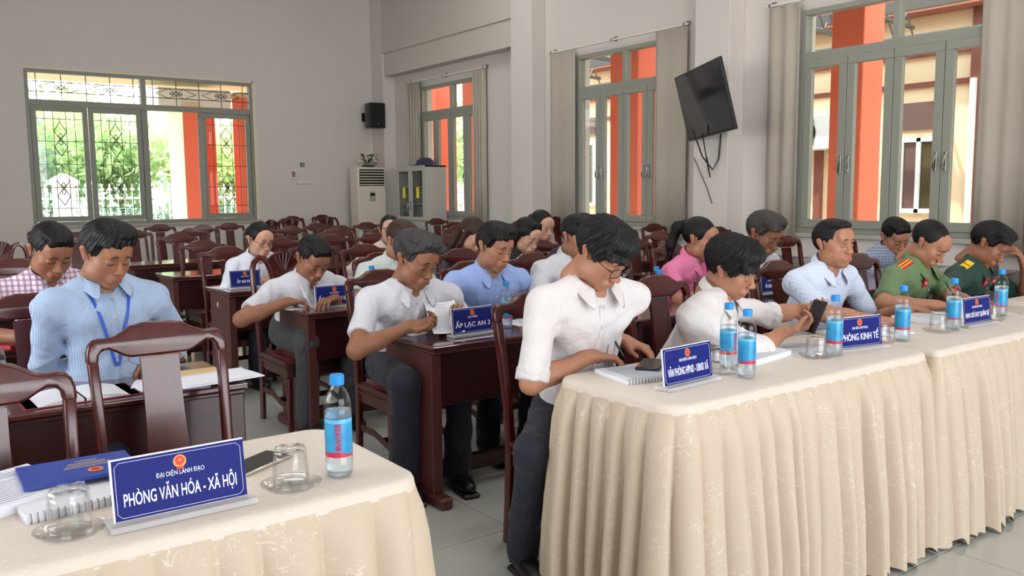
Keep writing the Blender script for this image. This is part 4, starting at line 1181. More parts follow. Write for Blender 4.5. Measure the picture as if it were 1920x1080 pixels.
e = MB(); e.lathe([(0, .0), (.02, .0), (.021, .0008), (0, .001)], 20, (.04, -.045, .0102)); em = e.build('emblem', gold_m, bf); MB().lathe([(0, 0), (.013, 0), (.013, .0006), (0, .0006)], 16, (.04, -.045, .0112)).build('emblem_field', red_m, em)
phone(.668, 1.905, TH_, .078, .16, -1.05, 'phone with metal rim lying face up behind the near tumbler', phm_m)
bn = empty('blue_wrapper', (.585, 1.97, TH_)); tag(bn, 'small crumpled blue wrapper behind the nearest name plate', 'wrapper'); MB().tube([(0, 0, .004), (.02, .012, .008), (.035, .005, .004), (.05, .016, .006)], [.006, .009, .007, .003], 6, rx=[.003, .005, .004, .002]).build('foil', cap_m, bn, smooth=True)
# long table
sheet(2.075, 2.04, TH_, .31, .21, -.22, 'spiral notebook under the phone of the man tapping it', .014, 18, seed=6, curl=0, name='spiral_notebook', cat='notebook', spiral=True)
phone(2.13, 2.09, TH_ + .0165, .085, .17, -.95, 'dark phone on the spiral notebook being tapped')
sheet(2.56, 2.03, TH_, .30, .21, .15, 'stack of papers lying before the man bending over his phone', .02, 14, seed=8, curl=.006, name='paper_stack')
sheet(2.86, 2.03, TH_, .21, .29, -1.2, 'single white sheet lying right of the paper stack', .001, 12, seed=9)
sheet(3.46, 2.04, TH_, .2, .14, .3, 'small white note paper before the man in the small checked shirt', .001, 6, seed=10)
bk_ = sheet(3.53, 1.99, TH_ + .0025, .13, .085, .9, 'small dark notebook with a white page, beside the note paper', .008, 4, seed=11, curl=0, name='pocket_notebook', cat='notebook')
sheet(3.98, 2.10, TH_, .3, .2, .05, 'thick bundle of papers under the pen of the officer in light green', .02, 10, seed=12, curl=.004, name='paper_stack')
sheet(4.40, 2.09, TH_, .24, .17, .2, 'white sheets before the officer in dark green', .004, 9, seed=13)
# desks
nbk = empty('open_notebook', (.50, 3.10, ZD)); nbk.rotation_euler = (0, 0, .04); tag(nbk, 'open notebook with dark red cover on the dark desk at the left', 'notebook')
MB().box(-.175, .175, -.105, .105, 0, .004, .001).build('cover', dred_m, nbk)
for s_ in (-1, 1):
    vs = []; fs = []
    for j in (0, 1):
        for i in range(11):
            u = i / 10; x_ = s_ * (.003 + .165 * u); zt_ = .004 + .016 * math.sin(PI * min(1, u * 1.15 + .12)) ** .6 * (1 - .45 * u)
            vs += [(x_, (-.1, .1)[j], .004), (x_, (-.1, .1)[j], zt_)]
    for i in range(10): a = 2 * i; fs += [(a + 1, a + 3, 22 + a + 3, 22 + a + 1), (a, a + 2, a + 3, a + 1), (22 + a, 22 + a + 1, 22 + a + 3, 22 + a + 2)]
    fs.append((20, 21, 43, 42)); MB().add(vs, fs).build('page_block', pap_m, nbk, smooth=True)
sheet(.80, 3.10, ZD, .26, .2, -.35, 'white sheet right of the open notebook, slightly curled', .001, 3, seed=20, curl=.006)
sheet(.93, 3.06, ZD + .0095, .29, .2, .12, 'plastic sleeve of papers sticking out over the desk end', .003, 2, seed=21, curl=.002)
sheet(.88, 3.22, ZD, .24, .17, -.1, 'kraft brown envelope behind the white sheets', .003, 0, m=kraft_m, seed=22, name='kraft_envelope', cat='envelope')
rb = sheet(.50, 4.40, ZD, .24, .17, .5, 'red booklet under the arm of the man in the checked shirt', .012, 0, m=mat('bright_red_cover', srgb(190, 40, 60), .5, noise=(20, .05)), seed=23, curl=0, name='red_booklet', cat='booklet')
sheet(1.98, 4.78, ZD, .22, .29, -1.35, 'notebook page under the pen of the bowed man in white', .006, 8, seed=24, curl=.002, name='writing_pad', cat='notebook')
sheet(2.02, 6.12, ZD, .21, .28, -1.4, 'white sheet before the woman with glasses', .002, 8, seed=25)
sheet(2.0, 3.50, ZD, .12, .08, .3, 'small white note on the nearest aisle desk corner', .001, 0, seed=26)
sheet(2.62, 3.46, ZD, .25, .18, .1, 'sheet before the man in the light blue shirt', .002, 8, seed=27)
sheet(4.98, 3.45, ZD, .21, .28, .3, 'white sheet before the grey haired man with glasses', .002, 8, seed=28)
sheet(3.1, 3.44, ZD, .21, .28, .3, 'white sheet on the desk behind the man tapping a phone', .002, 8, seed=29)


# ------------------------------------------------------------------ people: smooth implicit surfaces meshed on a sparse grid
def A3(v): return np.array(v, float)


def cap(a, b, ra, rb, k=.02, sq=None):
    """tapered capsule; sq=(axis vector, factor) flattens it along an axis"""
    a, b = A3(a), A3(b); ba = b - a; L2 = ba @ ba + 1e-12
    c = (a + b) / 2; R = math.sqrt(L2) / 2 + max(ra, rb)
    if sq is not None:
        ax = A3(sq[0]); ax = ax / np.linalg.norm(ax); fq = sq[1]

    def f(P):
        Q = P - a
        if sq is not None:
            t = np.clip(Q @ ba / L2, 0, 1); D = Q - t[:, None] * ba; da = D @ ax
            return np.sqrt(np.maximum((D * D).sum(1) - da * da + (da / fq) ** 2, 0)) - (ra + (rb - ra) * t)
        t = np.clip(Q @ ba / L2, 0, 1); D = Q - t[:, None] * ba
        return np.sqrt((D * D).sum(1)) - (ra + (rb - ra) * t)
    return (f, c, R, k, '+')


def ell(c, r, k=.02, Rm=None):
    c, r = A3(c), A3(r)

    def f(P):
        Q = P - c
        if Rm is not None: Q = Q @ Rm
        k0 = np.sqrt(((Q / r) ** 2).sum(1)); k1 = np.sqrt(((Q / r ** 2) ** 2).sum(1)) + 1e-9
        return k0 * (k0 - 1) / k1
    return (f, c, r.max(), k, '+')


def neg(p, k=None): return (p[0], p[1], p[2], k if k else p[3], '-')


def evalp(prims, P, margin=.09):
    d = np.full(len(P), .3)
    for f, c, R, k, s in prims:
        m = ((P - c) ** 2).sum(1) < (R + margin) ** 2 if R < 5 else np.ones(len(P), bool)
        if not m.any(): continue
        v = f(P[m]); w = d[m]
        if s == '+': h = np.clip(.5 + .5 * (w - v) / k, 0, 1); d[m] = w + (v - w) * h - k * h * (1 - h)
        else: v = -v; h = np.clip(.5 - .5 * (w - v) / k, 0, 1); d[m] = w + (v - w) * h + k * h * (1 - h)
    return d


def mesh_sdf(F, lo, hi, g):
    lo, hi = A3(lo), A3(hi); nb = np.maximum(np.ceil((hi - lo) / (4 * g)).astype(int), 1)
    I = np.stack(np.meshgrid(*[np.arange(n) for n in nb], indexing='ij'), -1).reshape(-1, 3)
    dc = F(lo + (I * 4 + 2) * g)
    V = np.where(dc < 0, -1.0, 1.0).reshape(nb).repeat(4, 0).repeat(4, 1).repeat(4, 2)
    act = I[np.abs(dc) < 8 * g]
    o = np.stack(np.meshgrid(*[np.arange(4)] * 3, indexing='ij'), -1).reshape(-1, 3)
    idx = (act[:, None, :] * 4 + o[None]).reshape(-1, 3)
    V[idx[:, 0], idx[:, 1], idx[:, 2]] = F(lo + (idx + .5) * g)
    S = V < 0; n = V.shape
    cnt = np.zeros((n[0] - 1, n[1] - 1, n[2] - 1), np.int8)
    offs = [(i, j, k) for i in (0, 1) for j in (0, 1) for k in (0, 1)]
    for i, j, k in offs: cnt += S[i:n[0] - 1 + i, j:n[1] - 1 + j, k:n[2] - 1 + k]
    C = np.argwhere((cnt > 0) & (cnt < 8)); cid = -np.ones(cnt.shape, np.int64); cid[C[:, 0], C[:, 1], C[:, 2]] = np.arange(len(C))
    cv = {q: V[C[:, 0] + q[0], C[:, 1] + q[1], C[:, 2] + q[2]] for q in offs}
    acc = np.zeros((len(C), 3)); num = np.zeros(len(C))
    for q in offs:
        for ax in range(3):
            if q[ax]: continue
            q2 = list(q); q2[ax] = 1; a, b = cv[q], cv[tuple(q2)]; m = (a < 0) != (b < 0)
            t = np.where(m, a / np.where(m, a - b, 1), 0); p = np.tile(A3(q), (len(C), 1)); p[:, ax] += t
            acc += p * m[:, None]; num += m
    X = lo + (C + acc / num[:, None] + .5) * g
    Q = []
    for ax in range(3):
        u, v = [(1, 2), (2, 0), (0, 1)][ax]
        a = [slice(None)] * 3; b = [slice(None)] * 3; a[ax] = slice(0, -1); b[ax] = slice(1, None)
        E = np.argwhere(S[tuple(a)] != S[tuple(b)]); ok = (E[:, u] > 0) & (E[:, v] > 0) & (E[:, u] < n[u] - 1) & (E[:, v] < n[v] - 1); E = E[ok]
        eu = np.zeros(3, int); eu[u] = 1; ev = np.zeros(3, int); ev[v] = 1
        q = [E - eu - ev, E - ev, E, E - eu]; q = np.stack([cid[w[:, 0], w[:, 1], w[:, 2]] for w in q], 1)
        ins = S[E[:, 0], E[:, 1], E[:, 2]]; q[~ins] = q[~ins][:, ::-1]; Q.append(q[(q >= 0).all(1)])
    return X, np.concatenate(Q)


def np_mesh(name, X, Q, mats, parent=None, attr=None, mi=None, smooth=True):
    me = bpy.data.meshes.new(name); me.vertices.add(len(X)); me.vertices.foreach_set('co', X.astype(np.float32).ravel())
    me.loops.add(Q.size); me.loops.foreach_set('vertex_index', Q.astype(np.int32).ravel())
    me.polygons.add(len(Q)); me.polygons.foreach_set('loop_start', np.arange(0, Q.size, 4, dtype=np.int32)); me.polygons.foreach_set('loop_total', np.full(len(Q), 4, np.int32))
    me.polygons.foreach_set('use_smooth', [smooth] * len(Q))
    for m in (mats if isinstance(mats, (list, tuple)) else [mats]): me.materials.append(m)
    if attr is not None:
        at = me.attributes.new('tint', 'FLOAT', 'POINT'); at.data.foreach_set('value', attr.astype(np.float32))
    me.update(calc_edges=True); me.validate()
    o = bpy.data.objects.new(name, me); COL.objects.link(o)
    if parent: o.parent = parent
    return o


# --- head, frame: origin between the ears, face towards -y
def head_prims(fem=False, full=1.0):
    j = .9 if fem else 1.0
    P = [ell((0, .014, .036), (.075, .094, .083)), ell((0, -.028, -.026), (.063 * j, .062, .086), .03), ell((0, -.064, -.098), (.027 * j, .022, .021), .03)]
    for s in (-1, 1):
        P += [ell((s * .042, -.056, -.024), (.024, .022, .024), .02), ell((s * .046 * j * full, -.012, -.068), (.021, .028, .026), .03),
              ell((s * .037 * full, -.048, -.058), (.02, .02, .024), .025)]
    P += [cap((-.034, -.083, .021), (.034, -.083, .021), .011, .011, .018), ell((0, -.075, .05), (.05, .02, .03), .03)]
    for s in (-1, 1): P += [neg(ell((s * .031, -.103, -.002), (.019, .019, .0125), .012)), ell((s * .031, -.079, -.004), (.0165, .0125, .0115), .006)]
    P += [cap((0, -.086, .012), (0, -.103, -.03), .0075, .0105, .012), ell((0, -.109, -.036), (.0125, .012, .0105), .008)]
    for s in (-1, 1): P += [ell((s * .0135, -.1, -.039), (.0085, .011, .008), .006), neg(ell((s * .007, -.105, -.0475), (.004, .006, .004), .003))]
    P += [ell((0, -.085, -.07), (.03, .014, .02), .014), cap((-.021, -.093, -.0665), (.021, -.093, -.0665), .0046, .0046, .006), cap((0, -.101, -.0650), (0, -.0985, -.0655), .005, .005, .005),
          cap((-.018, -.0925, -.0765), (.018, -.0925, -.0765), .0056, .0056, .006), neg(cap((-.026, -.102, -.0705), (.026, -.102, -.0705), .0022, .0022, .003)), neg(ell((0, -.099, -.087), (.014, .008, .006), .008))]
    for s in (-1, 1):
        P += [cap((s * .078, .006, -.018), (s * .085, .018, .016), .009, .014, .008, sq=((1, -.2 * s, 0), .45)), neg(ell((s * .091, .008, .002), (.006, .008, .014), .005))]
    return P


def head_mesh(fem, g, full=1.0):
    P = head_prims(fem, full) + [cap((0, .022, -.07), (0, .04, -.15), .052 if not fem else .044, .054 if not fem else .045, .03)]
    X, Q = mesh_sdf(lambda p: evalp(P, p), (-.105, -.135, -.17), (.105, .125, .135), g)
    x, y, z = X.T; t = np.zeros(len(X))
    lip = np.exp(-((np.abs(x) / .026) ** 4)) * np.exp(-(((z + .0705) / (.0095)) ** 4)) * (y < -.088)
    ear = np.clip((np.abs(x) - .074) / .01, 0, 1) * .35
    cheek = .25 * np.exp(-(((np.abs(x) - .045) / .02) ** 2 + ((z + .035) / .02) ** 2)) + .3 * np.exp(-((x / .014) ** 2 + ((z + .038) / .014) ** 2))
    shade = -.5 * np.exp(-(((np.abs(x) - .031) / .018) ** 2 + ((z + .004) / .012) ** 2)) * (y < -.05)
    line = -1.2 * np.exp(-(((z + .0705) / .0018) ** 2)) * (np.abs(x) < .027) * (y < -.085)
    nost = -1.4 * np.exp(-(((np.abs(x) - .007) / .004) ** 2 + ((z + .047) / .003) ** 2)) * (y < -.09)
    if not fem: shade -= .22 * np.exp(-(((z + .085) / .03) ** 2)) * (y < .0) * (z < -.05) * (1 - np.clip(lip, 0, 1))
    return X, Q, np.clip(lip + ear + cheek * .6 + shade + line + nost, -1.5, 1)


HEADS = {}
HP = {f: head_prims(f) for f in (False, True)}


def face_y(x, z, fem=False):
    """first surface point of the face from the front"""
    y = np.linspace(-.13, 0, 140); P = np.stack([np.full(140, x), y, np.full(140, z)], 1); d = evalp(HP[fem], P); i = np.argmax(d < 0)
    return y[i] if d.min() < 0 else -.05


def skull_hair(style, g):
    """hair volumes in head frame"""
    base = [ell((0, .016, .038), (.0835, .102, .0915), .02)]

    def hairline(pts, fr=.012):
        ys = np.array([p[0] for p in pts]); zs = np.array([p[1] for p in pts])

        def cut(P, v):
            h = np.interp(P[:, 1], ys, zs); h = h + .006 * np.sin(P[:, 0] * 90) * (P[:, 1] < -.05)
            return np.maximum(v, (h - P[:, 2]) * .8)
        return cut
    extra = []; back = []; wob = .0022
    line = [(-.12, .062), (-.075, .060), (-.058, .05), (-.047, .02), (-.04, -.012), (-.02, -.012), (-.012, .018), (.022, .02), (.032, -.02), (.06, -.05), (.12, -.06)]
    if style == 'side':
        extra = [ell((.012, -.02, .105), (.072, .08, .03), .02), ell((-.05, -.045, .085), (.035, .05, .035), .02), cap((.05, -.07, .075), (-.055, -.085, .062), .016, .02, .02), cap((-.062, -.05, .07), (-.078, -.02, .02), .016, .008, .015)]
    elif style == 'wave':
        extra = [ell((0, -.03, .102), (.075, .075, .034), .02), cap((-.06, -.06, .075), (.05, -.085, .082), .02, .022, .012), cap((-.05, -.03, .105), (.06, -.04, .108), .02, .02, .008), cap((-.07, -.03, .06), (-.07, .03, .08), .02, .02, .015), ell((0, .075, .05), (.07, .045, .06), .02)]
    elif style == 'crew':
        base = [ell((0, .016, .036), (.0795, .098, .0885), .02)]; extra = [ell((0, -.025, .098), (.062, .07, .026), .02), cap((-.04, -.075, .078), (.04, -.075, .078), .014, .014, .015)]; wob = .0015
    elif style == 'bowl':
        base = [ell((0, .012, .04), (.092, .108, .095), .02)]
        line = [(-.14, .03), (-.085, .028), (-.062, .026), (-.05, .0), (-.04, -.012), (-.018, -.012), (-.01, .012), (.022, .012), (.032, -.025), (.06, -.055), (.12, -.065)]
        extra = [ell((0, -.035, .085), (.082, .075, .046), .02)]
        for k in range(9):
            u = -1 + k / 4; extra.append(cap((u * .05, -.04, .105), (u * .066 - .01, -.1 + .03 * u * u, .038 - .012 * abs(math.sin(k * 2.1))), .022, .011, .008, sq=((0, 1, .5), .7)))
        wob = .003
    elif style == 'short':
        base = [ell((0, .016, .036), (.0795, .098, .0885), .02)]; extra = [ell((0, -.02, .094), (.064, .07, .028), .02)]; wob = .0015
        line = [(-.12, .082), (-.075, .08), (-.062, .07), (-.05, .03), (-.042, -.008), (-.02, -.012), (-.012, .018), (.022, .02), (.032, -.02), (.06, -.05), (.12, -.06)]
    elif style == 'receding':
        base = [ell((0, .018, .036), (.0785, .097, .0865), .02)]
        line = [(-.12, .1), (-.075, .094), (-.055, .085), (-.045, .05), (-.042, .02), (-.04, -.005), (-.02, -.01), (-.012, .018), (.022, .02), (.032, -.02), (.06, -.05), (.12, -.06)]; wob = .0012
    elif style in ('bun', 'pony', 'long'):
        base = [ell((0, .018, .038), (.081, .1, .0895), .02)]
        line = [(-.12, .078), (-.07, .074), (-.05, .055), (-.038, .01), (-.03, -.012), (-.012, -.005), (-.008, .018), (.022, .02), (.03, -.03), (.06, -.06), (.12, -.07)]
        wob = .0012
        if style == 'bun': back = [ell((0, .125, .03), (.038, .034, .036), .015), cap((0, .09, .035), (0, .12, .03), .04, .03, .02)]
        if style == 'pony': back = [cap((0, .11, .06), (0, .15, .03), .026, .032, .02), cap((0, .15, .03), (-.01, .16, -.08), .032, .028, .02), cap((-.01, .16, -.08), (-.01, .14, -.2), .028, .010, .02)]
        if style == 'long':
            back = [cap((0, .09, .0), (0, .105, -.12), .06, .055, .03, sq=((0, 1, 0), .7)), cap((0, .105, -.12), (0, .1, -.25), .055, .035, .03, sq=((0, 1, 0), .6))]
            for s in (-1, 1): back += [cap((s * .072, .01, .03), (s * .08, .02, -.08), .02, .016, .02), cap((s * .08, .02, -.08), (s * .07, .05, -.2), .016, .01, .02)]
            line = [(-.12, .03), (-.08, .03), (-.055, .03), (-.045, .0), (-.03, -.03), (.12, -.1)]
            for k in range(7): u = -1 + k / 3; extra.append(cap((u * .04, -.05, .1), (u * .058, -.09 + .025 * u * u, .036), .018, .008, .01))
    cut = hairline(line)

    def F(P):
        d = cut(P, evalp(base + extra, P))
        if back: b = evalp(back, P); h = np.clip(.5 + .5 * (d - b) / .02, 0, 1); d = d + (b - d) * h - .02 * h * (1 - h)
        ang = np.arctan2(P[:, 0], P[:, 1] + .0) + 1.2 * P[:, 2] * 4
        d = d + wob * np.sin(ang * 23 + 30 * P[:, 2] + 5 * np.sin(P[:, 1] * 40)) * .6 + wob * .6 * np.sin(ang * 51 + P[:, 1] * 60)
        return d
    lo, hi = (-.12, -.15, -.12), (.12, .145, .155)
    if style in ('pony', 'long', 'bun'): lo, hi = (-.12, -.15, -.29), (.12, .215, .155)
    return mesh_sdf(F, lo, hi, g)


HAIRS = {}


def get_head(fem, g, full=1.0):
    k = (fem, g, full)
    if k not in HEADS: HEADS[k] = head_mesh(fem, g, full)
    return HEADS[k]


def get_hair(st, g):
    if (st, g) not in HAIRS: HAIRS[(st, g)] = skull_hair(st, g)
    return HAIRS[(st, g)]


def rot(ax, a):
    return np.array(Matrix.Rotation(a, 3, ax))


def skin_mat(name, c):
    if name in MATS: return MATS[name]
    m = bpy.data.materials.new(name); m.use_nodes = True; t = m.node_tree; b = t.nodes['Principled BSDF']
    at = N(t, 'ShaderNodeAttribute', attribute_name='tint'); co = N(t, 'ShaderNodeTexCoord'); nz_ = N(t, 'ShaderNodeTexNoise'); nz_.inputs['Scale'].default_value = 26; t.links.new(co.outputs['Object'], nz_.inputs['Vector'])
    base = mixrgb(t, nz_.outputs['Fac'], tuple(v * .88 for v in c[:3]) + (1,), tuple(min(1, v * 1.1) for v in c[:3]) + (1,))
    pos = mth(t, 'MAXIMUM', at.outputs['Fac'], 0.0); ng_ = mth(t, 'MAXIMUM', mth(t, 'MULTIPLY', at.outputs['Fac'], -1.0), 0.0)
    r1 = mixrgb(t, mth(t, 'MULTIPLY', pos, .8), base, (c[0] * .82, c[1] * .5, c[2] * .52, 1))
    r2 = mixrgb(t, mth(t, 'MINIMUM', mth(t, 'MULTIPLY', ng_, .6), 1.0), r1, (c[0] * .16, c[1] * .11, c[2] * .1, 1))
    t.links.new(r2, b.inputs['Base Color']); b.inputs['Roughness'].default_value = .5; b.inputs['Specular IOR Level'].default_value = .4
    b.inputs['Subsurface Weight'].default_value = .12; b.inputs['Subsurface Radius'].default_value = (.5, .2, .1); b.inputs['Subsurface Scale'].default_value = .01
    MATS[name] = m
    return m


SK = {'tan': skin_mat('tan_skin', srgb(170, 120, 94)), 'brown': skin_mat('brown_skin', srgb(148, 100, 76)), 'light': skin_mat('light_skin', srgb(198, 152, 130))}


def hair_mat(name, c):
    if name in MATS: return MATS[name]
    m = bpy.data.materials.new(name); m.use_nodes = True; t = m.node_tree; b = t.nodes['Principled BSDF']
    co = N(t, 'ShaderNodeTexCoord'); mp = N(t, 'ShaderNodeMapping'); mp.inputs['Scale'].default_value = (60, 240, 30); t.links.new(co.outputs['Object'], mp.inputs[0])
    n = N(t, 'ShaderNodeTexNoise'); n.inputs['Scale'].default_value = 1; n.inputs['Detail'].default_value = 3; n.inputs['Distortion'].default_value = 1.5; t.links.new(mp.outputs[0], n.inputs['Vector'])
    t.links.new(mixrgb(t, n.outputs[0], tuple(v * .5 for v in c[:3]) + (1,), tuple(min(1, v * 1.8) for v in c[:3]) + (1,)), b.inputs['Base Color'])
    bp = N(t, 'ShaderNodeBump'); bp.inputs['Strength'].default_value = .6; bp.inputs['Distance'].default_value = .004; t.links.new(n.outputs[0], bp.inputs['Height']); t.links.new(bp.outputs[0], b.inputs['Normal'])
    b.inputs['Roughness'].default_value = .45; b.inputs['Specular IOR Level'].default_value = .25
    MATS[name] = m
    return m


HM = {'black': hair_mat('black_hair', srgb(15, 13, 15)), 'brown': hair_mat('dark_brown_hair', srgb(52, 34, 30)), 'grey': hair_mat('greying_hair', srgb(54, 52, 52))}


def cloth(name, c, pattern=None, rough=.8, bumpn=(11, .6, .02)):
    if name in MATS: return MATS[name]
    m = bpy.data.materials.new(name); m.use_nodes = True; t = m.node_tree; b = t.nodes['Principled BSDF']
    co = N(t, 'ShaderNodeTexCoord'); sp_ = N(t, 'ShaderNodeSeparateXYZ'); nz_ = N(t, 'ShaderNodeTexNoise'); nz_.inputs['Scale'].default_value = 7; nz_.inputs['Detail'].default_value = 4
    t.links.new(co.outputs['Object'], nz_.inputs['Vector']); t.links.new(co.outputs['Object'], sp_.inputs[0])
    base = mixrgb(t, nz_.outputs[0], tuple(v * .93 for v in c[:3]) + (1,), tuple(min(1, v * 1.05) for v in c[:3]) + (1,))
    if pattern:
        kind, per, c2, wd = pattern[:4]
        u = sp_.outputs[0]; w = sp_.outputs[2]
        fx = mth(t, 'LESS_THAN', mth(t, 'FRACT', mth(t, 'DIVIDE', u, per)), wd)
        base = mixrgb(t, mth(t, 'MULTIPLY', fx, .8 if kind == 'stripe' else (.55 if per > .015 else .35)), base, c2)
        if kind == 'check':
            c3 = pattern[4] if len(pattern) > 4 else c2
            fz = mth(t, 'LESS_THAN', mth(t, 'FRACT', mth(t, 'DIVIDE', w, per)), wd); base = mixrgb(t, mth(t, 'MULTIPLY', fz, .55 if per > .015 else .35), base, c3)
    t.links.new(base, b.inputs['Base Color'])
    n2 = N(t, 'ShaderNodeTexNoise'); n2.inputs['Scale'].default_value = bumpn[0]; n2.inputs['Detail'].default_value = 3; n2.inputs['Distortion'].default_value = 1.2; t.links.new(co.outputs['Object'], n2.inputs['Vector'])
    bp = N(t, 'ShaderNodeBump'); bp.inputs['Strength'].default_value = bumpn[1]; bp.inputs['Distance'].default_value = bumpn[2]; t.links.new(n2.outputs[0], bp.inputs['Height']); t.links.new(bp.outputs[0], b.inputs['Normal'])
    b.inputs['Roughness'].default_value = rough; b.inputs['Sheen Weight'].default_value = .1
    MATS[name] = m
    return m


navy_m = cloth('navy_trousers', srgb(17, 21, 38)); greyt_m = cloth('grey_trousers', srgb(58, 60, 64)); shoe_m = mat('black_leather', srgb(22, 20, 22), .35, noise=(12, .2))
brow_m = mat('eyebrow_hair', srgb(40, 30, 28), .8, noise=(90, .3)); eyew_m = mat('eye_white', srgb(215, 205, 200), .25, noise=(40, .03)); iris_m = mat('dark_iris', srgb(30, 20, 16), .15, noise=(90, .2))
specs_m = mat('dark_spectacle_frame', srgb(36, 28, 28), .3, noise=(20, .1)); specg_m = mat('thin_metal_frame', srgb(120, 104, 90), .3, metal=.7, noise=(20, .1)); button_m = mat('shirt_button', srgb(200, 198, 200), .3, noise=(30, .05))


def hand_prims(W, fdir, palm, side, pose):
    """W wrist, fdir towards the knuckles, palm = direction the palm faces, side=+1 thumb along cross(fdir,palm) or -1"""
    f = A3(fdir); f /= np.linalg.norm(f); p = A3(palm); p -= f * (p @ f); p /= np.linalg.norm(p); t = np.cross(f, p) * side
    P = [cap(W - f * .02, W + f * .02, .025, .026, .02, sq=(p, .8))]
    KN = []
    for k, u in enumerate((.027, .009, -.009, -.026)):
        kn = W + f * (.088 - .004 * abs(k - 1)) + t * u; KN.append(kn)
        P.append(cap(W + f * .015 + t * u * .6, kn, .0155, .0118, .014, sq=(p, .85)))
    P.append(ell(W + f * .035 + t * .03 + p * .008, (.019, .019, .017), .015))
    curl = {'relax': (.35, .5, .35), 'write': (.85, .9, .4), 'flat': (.15, .2, .15), 'hold': (.75, .95, .6), 'type': (.55, .5, .3), 'fist': (1.35, 1.4, .9)}[pose]
    for k, (kn, L) in enumerate(zip(KN, (.078, .086, .08, .063))):
        q = kn; a = 0; l3 = (L * .46, L * .3, L * .24); r3 = (.0092, .0085, .0076, .0066)
        sp2 = (-.09, -.02, .05, .13)[k] * (1 if pose != 'write' else .2)
        for j in range(3):
            a += curl[j] * (1 + .1 * (k - 1) if pose in ('relax', 'type') else 1) * (.8 if (pose == 'type' and k == 0) else 1)
            d = f * math.cos(a) + p * math.sin(a) - t * sp2; d /= np.linalg.norm(d); q2 = q + d * l3[j]
            P.append(cap(q, q2, r3[j], r3[j + 1], .004)); q = q2
    b = W + f * .03 + t * .034 + p * .006
    if pose in ('write', 'hold', 'fist'): d1 = f * .75 + t * .3 + p * .6; d2 = f * .85 - t * .2 + p * .45
    else: d1 = f * .7 + t * .65 + p * .3; d2 = f * .9 + t * .25 + p * .25
    d1 /= np.linalg.norm(d1); d2 /= np.linalg.norm(d2); b2 = b + d1 * .038; b3 = b2 + d2 * .032
    P += [cap(W + f * .015 + t * .02, b, .015, .0125, .01), cap(b, b2, .0115, .0098, .006), cap(b2, b3, .0098, .0078, .004)]
    grip = (KN[0] + KN[1]) / 2 + f * .035 + p * .05
    return P, grip, f, p, t


